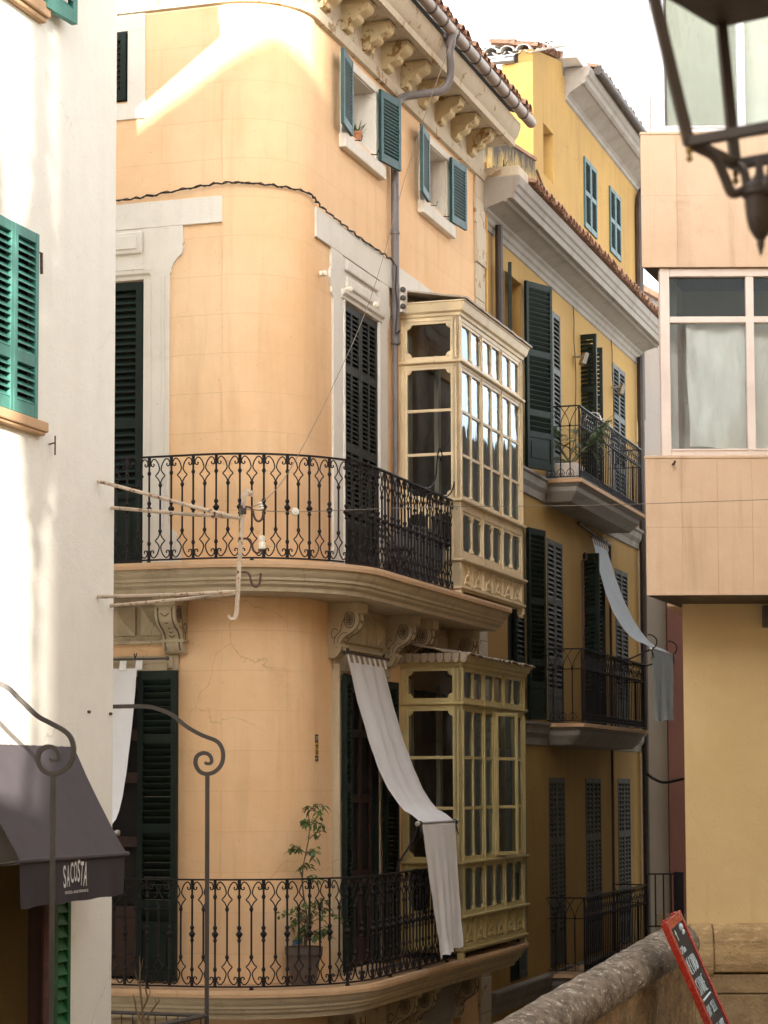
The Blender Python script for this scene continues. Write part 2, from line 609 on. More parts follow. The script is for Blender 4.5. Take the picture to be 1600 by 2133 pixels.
M['pot'] = paint('grey_brown_pot', (.115, .085, .07), .6)
M['terra'] = paint('terracotta_pot', (.46, .19, .09), .8)
M['whitepot'] = paint('white_planter_paint', (.60, .55, .5), .6)
M['bluetag'] = paint('blue_tag', (.01, .13, .36), .4)
M['soil'] = stone('soil', (.07, .05, .035), (.03, .02, .015), (.1, .08, .06), 20, .01)
M['leaf'] = leafmat('ficus_leaves', (.045, .09, .022), (.11, .17, .04))
M['leafd'] = leafmat('dark_leaves', (.02, .045, .015), (.05, .085, .03))
M['palm'] = leafmat('palm_leaves', (.06, .10, .045), (.12, .16, .08))
M['stem'] = paint('bark', (.13, .095, .06), .9)
M['twig'] = paint('bare_twig', (.16, .105, .055), .9)
M['whitewire'] = paint('white_wire', (.6, .6, .6), .4)
M['lampbox'] = paint('floodlight_box', (.20, .18, .145), .5)
M['coping'] = stone('lichen_stone', (.38, .315, .24), (.12, .096, .075), (.72, .67, .57), 6.2, .03, (1, 1, 1.6))
M['rubble'] = stone('rough_stone_wall', (.38, .26, .14), (.17, .115, .068), (.50, .34, .18), 4, .035)
M['plinth'] = stone('sandstone_plinth', (.56, .395, .205), (.35, .23, .115), (.62, .45, .26), 3.2, .02, (1, 1, 2.2))
M['plinthb'] = stone('sandstone_block', (.42, .295, .16), (.26, .18, .10), (.48, .345, .20), 5, .025)
M['ground'] = stone('paving', (.30, .26, .21), (.2, .17, .14), (.36, .32, .27), 1.5, .01)
M['lantern'] = paint('lantern_bronze', (.05, .033, .02), .5, wear=(.09, .06, .03), wear_t=.62, spec=.5)
M['antenna'] = paint('antenna_metal', (.5, .5, .5), .4)


def tilemat():
    m, n, bs = new_mat('roof_tiles')
    P = scalev(n, 1, 1, 1)
    c = mix(n, ramp(n, noise(n, P, 4.2, 3), .3, .7), (.25, .115, .065, 1), (.40, .235, .15, 1))
    c = mix(n, ramp(n, noise(n, P, 14, 6, .7), .52, .68), c, (.09, .07, .055, 1))
    c = mix(n, ramp(n, noise(n, P, 22, 5, .7), .62, .72), c, (.42, .37, .29, 1))
    n.links.new(c, bs.inputs['Base Color'])
    bs.inputs['Roughness'].default_value = .95
    bump(n, bs, noise(n, P, 40, 6), .008, .6)
    return m


M['tile'] = tilemat()
M['tilewhite'] = plaster('whitewashed_tiles', (.74, .71, .66), (.68, .64, .58), (.3, .25, .2), .5, .2)


def stained(name, base, dark):
    """yellow parapet with black mould running down from its top edge: the mould is dirt on the wall"""
    m, n, bs = new_mat(name)
    uvn = nd(n, 'ShaderNodeUVMap')
    sx = nd(n, 'ShaderNodeSeparateXYZ')
    n.links.new(uvn.outputs[0], sx.inputs[0])
    V = scalev(n, 2.2, 2.2, .9)
    a = nd(n, 'ShaderNodeMath', operation='MULTIPLY_ADD')
    n.links.new(noise(n, V, 1.6, 7, .7, .5), a.inputs[0]); a.inputs[1].default_value = 1.3
    n.links.new(sx.outputs[1], a.inputs[2])
    sb = nd(n, 'ShaderNodeMath', operation='SUBTRACT'); sb.inputs[1].default_value = .85
    n.links.new(a.outputs[0], sb.inputs[0])
    f = ramp(n, sb.outputs[0], .36, .74)
    P = scalev(n, 1, 1, 1)
    c = mix(n, noise(n, P, 3, 5), c4(mul(base, .9)), c4(mul(base, 1.1)))
    c = mix(n, f, c, mix(n, noise(n, P, 20, 4), c4(dark), c4(mul(dark, 2.2))))
    n.links.new(c, bs.inputs['Base Color'])
    bs.inputs['Roughness'].default_value = .95
    bump(n, bs, noise(n, P, 50, 5), .006, .5)
    return m


M['mould'] = stained('mouldy_yellow_parapet', (.55, .37, .115), (.035, .028, .02))

# ------------------------------------------------------------------ component builders
def F0(s, d, h): return Vector((s, -d, h))                 # local frame of a unit: x along the wall, -y outwards


def hinge(F, s, d, ang):
    """frame of a leaf swung about a vertical hinge: a along the leaf, o its thickness"""
    return lambda a, o, h: F(s + a*cos(ang) - o*sin(ang), d + a*sin(ang) + o*cos(ang), h)


def shutter_mb(F, s0, s1, h0, h1, d, cols=1, pitch=.05, mids=(.36, .70), th=.042, panel=0.0, st=.055, slw=.8, rev=False):
    mb = MB()
    a, b = min(s0, s1), max(s0, s1)
    mb.box(F, a, a+st, d-th/2, d+th/2, h0, h1)
    mb.box(F, b-st, b, d-th/2, d+th/2, h0, h1)
    cw = (b-a-st)/cols
    for k in range(1, cols): mb.box(F, a+cw*k, a+cw*k+st*.8, d-th/2+.001, d+th/2-.001, h0+.01, h1-.01)
    rails = [(h0, h0+.09), (h1-.075, h1)] + [(h0+(h1-h0)*m-.04, h0+(h1-h0)*m+.04) for m in mids]
    if panel: rails.append((h0+panel-.04, h0+panel+.04))
    rails.sort()
    for x, y in rails: mb.box(F, a+st*.9, b-st*.9, d-th/2+.002, d+th/2-.002, x, y)
    for (x0, x1), (y0, y1) in zip(rails[:-1], rails[1:]):
        if panel and x1 <= h0+.1:
            for k in range(cols):
                mb.box(F, a+cw*k+st, a+cw*(k+1), d-th*.3, d+th*.2, x1-.005, y0+.005)
                mb.box(F, a+cw*k+st+.04, a+cw*(k+1)-.04, d, d+th*.36, x1+.05, y0-.05)
            continue
        n = max(1, int((y0-x1)/pitch)); p = (y0-x1)/n
        for i in range(n):
            h = x1+i*p
            jit = random.uniform(-.003, .003)
            poly = [(d+th*.47, h+jit), (d+th*.47, h+.007+jit), (d-th*.42, h+p*slw+.007), (d-th*.42, h+p*slw)]
            if rev: poly = [(2*d-x_, h+(y_-h)*(1.12 if y_-h > .01 else 1)) for x_, y_ in poly]
            for k in range(cols): mb.prism_dh(F, poly, a+cw*k+st*.75, a+cw*(k+1)+st*.2)
    return mb


def shutter(F, s0, s1, h0, h1, d, mat, par, label=None, **k):
    return build(shutter_mb(F, s0, s1, h0, h1, d, **k), 'shutter', mat, par, bevel=.003, label=label)


def back(F, s0, s1, h0, h1, d, par, mat=None, name='dark_interior'):
    return build(MB().box(F, s0-.02, s1+.02, d-.03, d, h0-.02, h1+.02), name, mat or M['dark'], par)


def arc(cx, cz, rx, rz, a0, a1, n=8):
    return [(cx+rx*cos(radians(a0+(a1-a0)*i/n)), cz+rz*sin(radians(a0+(a1-a0)*i/n))) for i in range(n+1)]


def spl(pts, n=5):
    """Catmull-Rom through 2-D or 3-D points"""
    P = [Vector(p) for p in pts]
    P = [P[0]*2-P[1]] + P + [P[-1]*2-P[-2]]
    out = []
    for i in range(1, len(P)-2):
        for k in range(n):
            t = k/n
            out.append(.5*((2*P[i]) + (P[i+1]-P[i-1])*t + (2*P[i-1]-5*P[i]+4*P[i+1]-P[i+2])*t*t + (3*P[i]-P[i-1]-3*P[i+1]+P[i+2])*t**3))
    out.append(P[-2])
    return out


HR = .93                                                    # height of the scrolled railing


def baluster_mesh(kind):
    mb = MB()
    def rod(p, rr=.0062): mb.tube([F0(x, 0, z) for x, z in p], rr, 5)
    def knob(z, rr=.019): mb.lathe((0, 0, z), [(.009, -.022), (rr*.8, -.012), (rr, 0), (rr*.8, .012), (.009, .022)], 8)
    if kind == 'bar':
        mb.tube([(0, 0, 0), (0, 0, HR)], .0095, 6)
        knob(.145); knob(HR-.145)
        mb.lathe((0, 0, .46), [(.010, -.075), (.020, -.06), (.012, -.045), (.013, -.035), (.030, -.008), (.031, 0), (.013, .022), (.012, .03), (.021, .05), (.019, .06), (.010, .072)], 8)
        mb.lathe((0, 0, .0), [(.016, 0), (.016, .08), (.009, .085)], 6)
        mb.lathe((0, 0, HR), [(.016, 0), (.016, -.08), (.009, -.085)], 6)
    else:
        mb.tube([(0, 0, .27), (0, 0, HR-.27)], .0092, 6)
        knob(.255); knob(HR-.255)
        for sg in (1, -1):
            zz = (lambda z: z) if sg > 0 else (lambda z: HR-z)
            for sx in (1, -1):
                p = [(0, .245), (.008*sx, .22), (.022*sx, .195), (.048*sx, .168), (.026*sx, .145), (.009*sx, .115), (.012*sx, .085), (.028*sx, .045), (.055*sx, .016), (.078*sx, .022), (.092*sx, .05), (.084*sx, .078), (.068*sx, .078), (.062*sx, .064), (.070*sx, .058)]
                q = p[:4] + [tuple(v) for v in spl(p[3:], 4)][1:]
                rod([(x, zz(z)) for x, z in q])
    return mb.mesh('baluster')


def railing(par, q0, q1, hf, d=.6):
    """scrolled wrought iron railing bent round the corner; its rails are the part, each baluster a sub-part"""
    mb = MB()
    qs = qlist(q0, q1, 18)
    mb.sweep(MN, qs, [(d-.02, hf+HR), (d+.02, hf+HR), (d+.02, hf+HR+.014), (d-.02, hf+HR+.014)])
    mb.sweep(MN, qs, [(d-.012, hf-.012), (d+.012, hf-.012), (d+.012, hf+.002), (d-.012, hf+.002)])
    pts = offset_q(d, .108, q0+.05, q1-.02)
    for q in pts[4::9]: mb.lathe(MN(q, d, hf-.045), [(.012, 0), (.022, .01), (.022, .02), (.012, .035)], 7)
    ra = build(mb, 'railing', M['iron'], par)
    ms = [baluster_mesh('bar'), baluster_mesh('lyre')]
    for m_ in ms: m_.materials.append(M['iron'])
    for i, q in enumerate(pts): place(ms[i % 2], 'baluster', ra, MN(q, d, hf), MNang(q)+random.uniform(-.05, .05)).rotation_euler[0] = random.uniform(-.008, .008)
    return ra


def tile_roof(F, q_list, d0, h0, slope, depth, mat, par, pr=.095, name='roof', rows=None, scale_in=lambda q: 1.0):
    """barrel tiles: covers over channels, courses overlapping up the slope"""
    mb = MB()
    step = .36
    rows = rows or int(depth/step)+1
    for q, lat in q_list:
        jq = random.uniform(-.012, .012)
        for k in range(rows):
            da, db = d0-k*step+random.uniform(-.02, .02), d0-(k+1)*step-.05
            for kind in (0, 1):
                n = 6 if kind == 0 else 4
                ra, rb = pr*(1.0 if kind == 0 else .92), pr*.8
                pts = []
                th = .014
                for (dd, rr) in ((da if kind == 0 else da-.02, ra), (db, rb)):
                    base = h0+(d0-dd)*slope+k*.018
                    for t in (0, th):
                        for j in range(n+1):
                            a = pi*j/n
                            x = cos(a)*(rr-t)
                            z = sin(a)*(rr-t)*.85
                            qq = q+jq+(x*lat)
                            if kind == 0: pts.append(F(qq, dd, base+z+.02))
                            else: pts.append(F(qq+pr*1.05*lat, dd, base-z*.6+.03))
                m_ = n+1
                fs = []
                for j in range(n):
                    fs += [(j, j+1, 2*m_+j+1, 2*m_+j), (m_+j+1, m_+j, 3*m_+j, 3*m_+j+1), (j+1, j, m_+j, m_+j+1)]
                mb.add(pts, fs)
    return build(mb, name, mat, par, normals=True)


def flat_qs(s0, s1, step):
    n = int((s1-s0)/step)
    return [(s0+step*(i+.5), 1.0) for i in range(n)]


M['carve'] = paint('dark_carving', (.13, .095, .065), .9)  # darker brown for the carved lines on the corbels


def corbel_mesh():
    """big scrolled console: d outwards to .5, h -.53..0 below the slab"""
    mb = MB()
    outer = [(.50, -.02), (.50, -.10), (.46, -.105), (.475, -.16), (.44, -.235), (.36, -.285), (.27, -.32), (.21, -.36), (.185, -.40), (.20, -.43), (.185, -.47), (.12, -.52), (.05, -.53)]
    ol = [tuple(v) for v in spl(outer[2:], 4)]
    poly = [(0, 0), (.50, 0)] + outer[1:2] + ol + [(0, -.53)]
    mb.prism_dh(F0, poly, -.10, .10)
    mb.box(F0, -.115, .115, .10, .515, -.095, -.005)
    mb.box(F0, -.115, .115, 0, .215, -.425, -.40)
    n0 = len(mb.f)
    # carved face: leaf ribs following the front, rosette and scroll lines on both cheeks
    for x in (-.07, .07): mb.tube([F0(x, a+.004, b) for a, b in ol[1:-6]], .008, 4)
    for i in range(5):
        k = ol[6+i*4]
        for sx in (1, -1): mb.tube([F0(0, k[0]+.008, k[1]), F0(.02*sx, k[0]+.014, k[1]+.012), F0(.042*sx, k[0]+.006, k[1]+.03)], .006, 4)
    for sx in (1, -1):
        x = .101*sx
        cx, cz = .335, -.17
        for rr, t in ((.078, .0065), (.052, .005)): mb.tube([F0(x, cx+rr*cos(2*pi*i/18), cz+rr*sin(2*pi*i/18)) for i in range(19)], t, 4)
        for i in range(8):
            a = 2*pi*i/8
            mb.tube([F0(x, cx+.014*cos(a), cz+.014*sin(a)), F0(x+.004*sx, cx+.03*cos(a), cz+.03*sin(a)), F0(x, cx+.045*cos(a), cz+.045*sin(a))], [.004, .009, .003], 4)
        mb.ball(F0(x, cx, cz), .012, 6)
        p = [(.26, -.15), (.22, -.21), (.20, -.27), (.14, -.31), (.10, -.36), (.11, -.41), (.14, -.43)]
        mb.tube([F0(x, a.x, a.y) for a in spl([(q[0], q[1], 0) for q in p], 4)], .006, 4)
        p = [(.30, -.29), (.22, -.30), (.16, -.345), (.155, -.39)]
        mb.tube([F0(x, a.x, a.y) for a in spl([(q[0], q[1], 0) for q in p], 4)], .005, 4)
        p = [(.16, -.27), (.10, -.25), (.06, -.29), (.07, -.34), (.11, -.33)]
        mb.tube([F0(x, a.x, a.y) for a in spl([(q[0], q[1], 0) for q in p], 4)], .005, 4)
    me = mb.mesh('corbel')
    me.materials.append(M['balc']); me.materials.append(M['carve'])
    for k, po in enumerate(me.polygons):
        if k >= n0: po.material_index = 1
    return me


def bracket_mesh():
    mb = MB()
    pts = [(.05, -.30), (.09, -.285), (.11, -.235), (.17, -.215), (.22, -.185), (.235, -.145), (.30, -.12), (.345, -.09), (.36, -.045), (.36, 0)]
    poly = [(.0, 0), (.0, -.30)] + [tuple(v) for v in spl(pts, 3)]
    mb.prism_dh(F0, poly, -.125, .125)
    mb.box(F0, -.14, .14, .01, .375, -.03, .004)
    for x in (-.128, .128):
        mb.tube([F0(x, a, b) for a, b in [tuple(v) for v in spl([(.26, -.06), (.30, -.09), (.27, -.115), (.235, -.09), (.26, -.075)], 3)]], .006, 4)
    me = mb.mesh('cornice_bracket')
    me.materials.append(M['bracket'])
    return me


def pyramid(F, s0, s1, h0, h1, d, ht, mb):
    c = F((s0+s1)/2, d+ht, (h0+h1)/2)
    a, b, e, f = F(s0, d, h0), F(s1, d, h0), F(s1, d, h1), F(s0, d, h1)
    mb.add([a, b, e, f, c], [(0, 1, 4), (1, 2, 4), (2, 3, 4), (3, 0, 4), (3, 2, 1, 0)])
    mb.box(F, s0, s1, d-.03, d-.001, h0, h1)


# ------------------------------------------------------------------ ground
g = MB()
g.add([(-80, -60, -3.5), (120, -60, -3.5), (120, 260, -3.5), (-80, 260, -3.5)], [(0, 1, 2, 3)])
build(g, 'street', M['ground'], kind='structure')
g = MB()
g.box(XYZ, -12, 14, -30, 15.2, -3.49, -.06)
g.box(XYZ, 1.5, 14, 15.2, 20.9, -3.49, -.06)
build(g, 'plaza', M['ground'], kind='structure')

# ================================================================== PEACH CORNER HOUSE
PH = root('corner_house', MN(LA/2, 0, -3.5), 'peach plastered house with rounded corner, two wrought iron balconies and glazed galleries', 'house')
Q1 = LA+6.28
def q_(s): return LA+s
holes = [
    (q_(.98), q_(1.92), 8.80, 9.47, .34), (q_(3.70), q_(4.62), 8.80, 9.47, .34),       # attic windows
    (q_(.81), q_(1.98), 4.28, 7.05, .06), (q_(.81), q_(1.98), .47, 3.37, .09),         # street doors
    (q_(3.1), q_(5.2), 4.30, 6.9, .05), (q_(3.1), q_(5.2), .5, 3.3, .05),              # behind the galleries
    (-1.96, -.79, 4.28, 7.03, .06), (-1.96, -.80, .47, 3.30, .30),                     # front doors
    (-1.95, -.97, 8.78, 9.46, .05),
    (q_(1.2), q_(3.0), -3.4, -.25, .4), (q_(4.72), q_(5.05), -3.4, -.35, .3),
]
wq = qlist(-3.2, Q1, 16)
wm = MB().walls(MN, wq, [-3.5, 10.1], holes)
wm.add([MN(-3.2, 0, -3.5), MN(-3.2, 0, 10.1), MN(-3.2, -7, 10.1), MN(-3.2, -7, -3.5)], [(0, 1, 2, 3)], [[(0, 0), (0, 13), (7, 13), (7, 0)]])
wm.add([ST(6.28, 0, -3.5), ST(6.28, 0, 10.1), ST(6.28, -7, 10.1), ST(6.28, -7, -3.5)], [(0, 1, 2, 3)], [[(0, 0), (0, 13), (7, 13), (7, 0)]])
wo = build(wm, 'wall', M['peach'], PH)
for po in wo.data.polygons: po.use_smooth = True
wo.data.set_sharp_from_angle(angle=radians(25))
for ho in holes:
    rv = ho[4]
    back(MN, ho[0], ho[1], ho[2], ho[3], -rv, PH, M['room'] if rv in (.34, .05) else M['dark'])
# thin seams where the corner pillar meets the flat fronts
cp = MB()
for z0, z1 in ((-3.5, .45), (.47, 4.0), (4.29, 9.62)):
    cp.walls(MN, qlist(0, LA, 18), [z0, z1], d=.012)
    for q in (0, LA): cp.add([MN(q, 0, z0), MN(q, .012, z0), MN(q, .012, z1), MN(q, 0, z1)], [(0, 1, 2, 3)], [[(q, z0), (q+.01, z0), (q+.01, z1), (q, z1)]])
cpo = build(cp, 'corner_pillar', M['peach'], PH)
for po in cpo.data.polygons: po.use_smooth = True
cpo.data.set_sharp_from_angle(angle=radians(25))

# cornice with brackets, gutter, roof
co = MB().sweep(MN, qlist(-3.3, q_(6.25), 16), [(0, 9.62), (.045, 9.63), (.06, 9.70), (.06, 9.73), (.03, 9.76), (.03, 10.05), (.36, 10.06), (.36, 10.03), (.42, 10.03), (.42, 10.11), (.455, 10.15), (.49, 10.25), (.49, 10.31), (0, 10.31)])
CO = build(co, 'cornice', M['cornice'], PH, smooth=True)
bm_ = bracket_mesh()
for s in [.14+.672*i for i in range(9)]: place(bm_, 'cornice_bracket', CO, ST(s+.04, .02, 10.045), pi/2-YA, (.78, .82, .92))
for t in (-.62, -1.29, -1.96, -2.63): place(bm_, 'cornice_bracket', CO, FT(t, .02, 10.045), -YA, (.78, .82, .92))
for q in (LA*.2, LA*.68): place(bm_, 'cornice_bracket', CO, MN(q, .02, 10.045), MNang(q), (.78, .82, .92))
GU = MB()
gq = qlist(-3.3, q_(6.5), 16)
GU.tube([MN(q, .565, 10.385) for q in gq], .066, 12)
GUT = build(GU, 'gutter', M['zinc'], PH, smooth=True)
st_ = MB().lathe((0, 0, 0), [(.067, -.012), (.074, -.012), (.074, .012), (.067, .012)], 14, Vector((1, 0, 0))).mesh('gutter_strap')
st_.materials.append(M['brownpipe'])
for q in offset_q(.565, .44, -3.0, q_(6.45)): place(st_, 'gutter_strap', GUT, MN(q, .565, 10.385), MNang(q))
ql = [(q, 1.0 if (q <= 0 or q >= LA) else RAD/(RAD+.6)) for q in offset_q(.6, .205, -3.2, q_(6.35))]
tile_roof(MN, ql, .60, 10.46, .36, 2.2, M['tile'], PH)
build(MB().sweep(MN, qlist(-3.3, q_(6.25), 14), [(.55, 10.41), (.55, 10.45), (-2.2, 11.42), (-2.2, 11.38)]), 'roof_deck', M['felt'], PH)

# downpipe: out of the gutter, back to the wall, down beside the door
s1, h1 = ps(940, 92, .565); s2, h2 = ps(936, 160, .52); s3, h3 = ps(915, 188, .42); s4, h4 = ps(835, 204, .09)
dp = MB().tube([ST(s1, .565, 10.36)] + [ST(a.x, a.y, a.z) for a in spl([(s1, .55, h1-.1), (s2, .53, h2), (s3, .45, h3), ((s3+s4)/2, .26, (h3+h4)/2), (s4, .10, h4), (2.47, .065, h4-.15), (2.45, .06, h4-.5)], 5)] + [ST(2.45, .06, 8), ST(2.45, .06, 6.9)], .043, 10)
dp.tube([ST(2.45, .055, 6.92), ST(2.45, .055, 4.3)], .03, 8)
for h in (9.05, 8.1, 7.2, 6.92): dp.lathe(ST(2.45, .06, h), [(.044, -.012), (.05, -.012), (.05, .012), (.044, .012)], 10)
dp.lathe(ST(s1, .555, 10.3), [(.075, .05), (.062, 0), (.05, -.1)], 10)
build(dp, 'downpipe', M['pipe'], PH, smooth=True)
# peeling strip of raw stone at the far end of the house
qs_ = MB()
hh = -3.4
while hh < 9.6:
    e = min(9.62, hh+random.uniform(.25, .5))
    qs_.box(ST, 5.84+random.uniform(-.03, .03), 6.27, .0, .035+random.uniform(-.012, .012), hh, e-.006)
    hh = e
build(qs_, 'quoin', M['cornice'], PH, bevel=.006)

# attic windows
for k, (a, b) in enumerate(((.98, 1.92), (3.70, 4.62))):
    sr = MB().box(ST, a-.18, b+.16, 0, .022, 9.47, 9.56).box(ST, a-.18, a, 0, .022, 8.72, 9.47).box(ST, b, b+.16, 0, .022, 8.72, 9.47)
    SR = build(sr, 'window_surround', M['trim'], PH, bevel=.004)
    build(MB().box(ST, a-.22, b+.18, 0, .075, 8.58, 8.72), 'sill', M['trim'], SR, bevel=.008)
    # whitewashed reveals
    rv = MB().box(ST, b-.012, b+.0, -.33, .0, 8.8, 9.47).box(ST, a, a+.012, -.33, .0, 8.8, 9.47).box(ST, a+.012, b-.012, -.33, 0, 9.458, 9.47).box(ST, a+.012, b-.012, -.33, 0, 8.8, 8.812)
    build(rv, 'window_reveal', M['trim'], SR)
    for sg, hs_ in ((1, a), (-1, b)):
        ang = radians(180-7) if sg > 0 else radians(9 if k == 0 else 6)
        Fh = hinge(ST, hs_, .035, ang)
        o = shutter(Fh, .0, .47, 8.74, 9.50, .03*(-1 if sg > 0 else 1), M['teal'], PH, pitch=.037, mids=(), th=.036, rev=(sg < 0), label='sunlit teal green shutter' if (k == 0 and sg > 0) else None)
    for s in (a+.2, b-.2): build(MB().tube([ST(s, .01, 8.76), ST(s, .10, 8.75), ST(s, .11, 8.80)], .006, 5), 'shutter_stay', M['iron'], PH)
# front attic window
sr = MB().box(FT, -2.1, -.79, 0, .022, 9.46, 9.62).box(FT, -.97, -.79, 0, .022, 8.60, 9.46).box(FT, -2.13, -1.95, 0, .022, 8.60, 9.46).box(FT, -1.95, -.97, 0, .022, 8.60, 8.76)
build(sr, 'window_surround', M['trim'], PH, bevel=.004)
shutter(FT, -1.45, -.985, 8.79, 9.45, .01, M['dkgreen'], PH, pitch=.052, mids=(), th=.05)
shutter(FT, -1.93, -1.46, 8.79, 9.45, .01, M['dkgreen'], PH, pitch=.052, mids=(), th=.05)

# door surrounds of the upper balcony
ds = MB()
ds.box(ST, .0, 4.4, 0, .03, 7.50, 7.79)
lf = [(.46, 7.499), (.46, 7.30), (.425, 7.27), (.42, 7.20), (.45, 7.15), (.475, 7.12), (.475, 7.06), (.52, 7.02), (.52, 4.56), (.46, 4.5), (.43, 4.4), (.43, 4.29), (.80, 4.29), (.80, 7.499)]
ds.prism(ST, lf, 0, .028)
ds.prism(ST, [(2.79-a, b) for a, b in lf][::-1], 0, .028)
ds.box(ST, .80, 1.99, 0, .018, 7.16, 7.499)
DS = build(ds, 'door_surround', M['trim'], PH, bevel=.004)
for h in (7.36, 7.20):
    pn = MB().box(ST, .88, 1.92, .018, .05, h, h+.105)
    build(pn, 'raised_panel', M['trim'], DS, bevel=.012)
build(MB().sweep(ST, [.74, 2.06], [(0, 7.055), (.04, 7.06), (.045, 7.09), (.07, 7.11), (.075, 7.145), (0, 7.15)]), 'door_cornice', M['trim'], DS)
build(MB().box(ST, .80, .835, .0, .045, 4.29, 7.05).box(ST, 1.96, 1.99, 0, .045, 4.29, 7.05), 'door_jamb', M['trim'], DS, bevel=.004)
ds = MB()
ds.box(FT, -2.7, -.001, 0, .03, 7.53, 7.78)
rt = [(-.393, 7.529), (-.393, 7.40), (-.382, 7.37), (-.40, 7.345), (-.385, 7.31), (-.40, 7.26), (-.45, 7.22), (-.49, 7.17), (-.51, 7.12), (-.505, 7.09), (-.528, 7.07), (-.528, 4.72), (-.50, 4.66), (-.455, 4.62), (-.42, 4.54), (-.40, 4.50), (-.40, 4.29), (-.79, 4.29), (-.79, 7.529)]
ds.prism(FT, rt, 0, .028)
ds.prism(FT, [(-2.75-a, b) for a, b in rt][::-1], 0, .028)
ds.box(FT, -1.96, -.79, 0, .022, 7.14, 7.529)
DS = build(ds, 'door_surround', M['trim'], PH, bevel=.004)
build(MB().box(FT, -1.93, -.80, .022, .055, 7.29, 7.50), 'raised_panel', M['trim'], DS, bevel=.014)
build(MB().box(FT, -1.88, -.85, .055, .07, 7.33, 7.46), 'raised_panel', M['trim'], DS, bevel=.01)
build(MB().sweep(FT, [-2.05, -.71], [(0, 7.035), (.03, 7.04), (.035, 7.07), (.06, 7.09), (.065, 7.125), (0, 7.135)]), 'door_cornice', M['trim'], DS)
build(MB().box(FT, -.60, -.575, .028, .04, 4.7, 7.06).box(FT, -.74, -.715, .028, .04, 4.5, 7.02), 'pilaster_bead', M['trim'], DS, bevel=.004)
# closed louvred doors
shutter(ST, .84, 1.395, 4.33, 7.04, -.005, M['grnbrown'], PH, cols=2, pitch=.046, mids=(.24, .47, .76), panel=.5)
shutter(ST, 1.40, 1.955, 4.33, 7.04, -.005, M['grnbrown'], PH, cols=2, pitch=.046, mids=(.24, .47, .76), panel=.5)
shutter(FT, -1.37, -.80, 4.31, 7.02, .0, M['dkgreen'], PH, pitch=.064, mids=(.24, .5), panel=.62, th=.05, st=.07)
shutter(FT, -1.95, -1.375, 4.31, 7.02, .0, M['dkgreen'], PH, pitch=.064, mids=(.24, .5), panel=.62, th=.05, st=.07)


def balcony(hf, q1):
    body = MB().sweep(MN, qlist(-3.1, q1, 18), [(0, hf-.062), (.655, hf-.062), (.65, hf-.085), (.63, hf-.12), (.605, hf-.14), (.60, hf-.165), (.575, hf-.175), (.57, hf-.20), (.53, hf-.225), (.52, hf-.262), (.0, hf-.262)])
    b = build(body, 'balcony_slab', M['balc'], PH, smooth=True)
    lg = MB().sweep(MN, qlist(-3.1, q1+.01, 18), [(0, hf-.061), (.685, hf-.061), (.69, hf-.03), (.685, hf), (0, hf)])
    build(lg, 'ledge', M['ledge'], b)
    return b


cb = corbel_mesh()
for hf, q1 in ((4.28, q_(4.85)), (.465, q_(5.5))):
    BS = balcony(hf, q1)
    railing(PH, -2.9, q_(2.66), hf+.035)
    ch = hf-.262
    for s in (.50, 2.26, 2.95, 4.62): place(cb, 'corbel', BS, ST(s, 0, ch), pi/2-YA, (1, .66, 1))
    for t in (-.44, -2.3): place(cb, 'corbel', BS, FT(t, 0, ch), -YA, (1, .66, 1))
    for F_, n_, a_, st_, wd_, ex in ((ST, 5, .63, .305, .275, (.60, 2.16)), (ST, 4, 3.08, .36, .32, (3.05, 4.55)), (FT, 6, -.58, -.275, -.22, (-2.2, -.54))):
        fr = MB()
        for i in range(n_): pyramid(F_, a_+i*st_, a_+i*st_+wd_, ch-.35, ch-.08, .032, .052, fr)
        fr.box(F_, ex[0], ex[1], 0, .006, ch-.40, ch).box(F_, ex[0], ex[1], 0, .05, ch-.43, ch-.40)
        build(fr, 'frieze', M['balc'], PH, bevel=.003)
# frames and leaves of the lower doors
lo = MB()
lo.box(ST, .52, .56, 0, .075, .47, 3.44).box(ST, .56, .80, 0, .02, .47, 3.44).box(ST, 2.0, 2.3, 0, .02, .47, 3.44).box(ST, .52, 2.34, 0, .03, 3.38, 3.58)
lo.box(ST, .50, .62, .0, .085, .47, .95)
lo.box(FT, -2.3, -.42, 0, .03, 3.31, 3.48).box(FT, -2.25, -.47, .03, .05, 3.36, 3.46).box(FT, -2.2, -.52, .05, .065, 3.31, 3.40)
lo.box(FT, -.80, -.42, 0, .02, .47, 3.31)
build(lo, 'door_surround', M['balc'], PH, bevel=.005)
Fh = hinge(FT, -.80, .03, radians(4))
shutter(Fh, .0, .40, .49, 3.335, .035, M['dkgreen'], PH, rev=True, pitch=.062, mids=(.245, .49, .78), panel=.5, th=.05, st=.055)
Fh = hinge(ST, .81, .0, radians(178))
shutter(Fh, .02, .235, .49, 3.33, -.095, M['dkgreen'], PH, pitch=.045, mids=(.3, .62), panel=.4, th=.05, st=.04)
shutter(ST, .815, 1.16, .49, 3.33, -.04, M['dkgreen'], PH, pitch=.045, mids=(.3, .62), panel=.4, th=.05, st=.05)
Fh = hinge(ST, 1.98, .03, radians(5))
shutter(Fh, .0, .34, .49, 3.33, .04, M['dkgreen'], PH, rev=True, pitch=.045, mids=(.3, .62), panel=.4, th=.05, st=.05)
idr = MB()
for a, b in ((1.18, 1.26), (1.54, 1.62), (1.90, 1.98)): idr.box(ST, a, b, -.088, -.055, .48, 3.36)
for a, b in ((.5, .75), (1.3, 1.42), (2.1, 2.18), (2.75, 2.83), (3.2, 3.3)): idr.box(ST, 1.26, 1.90, -.087, -.06, a, b)
build(idr, 'inner_door', M['wood'], PH, bevel=.004)
build(MB().box(ST, 1.955, 1.983, -.09, .004, .48, 3.37), 'door_jamb', M['dkgreen'], PH)
idr = MB()
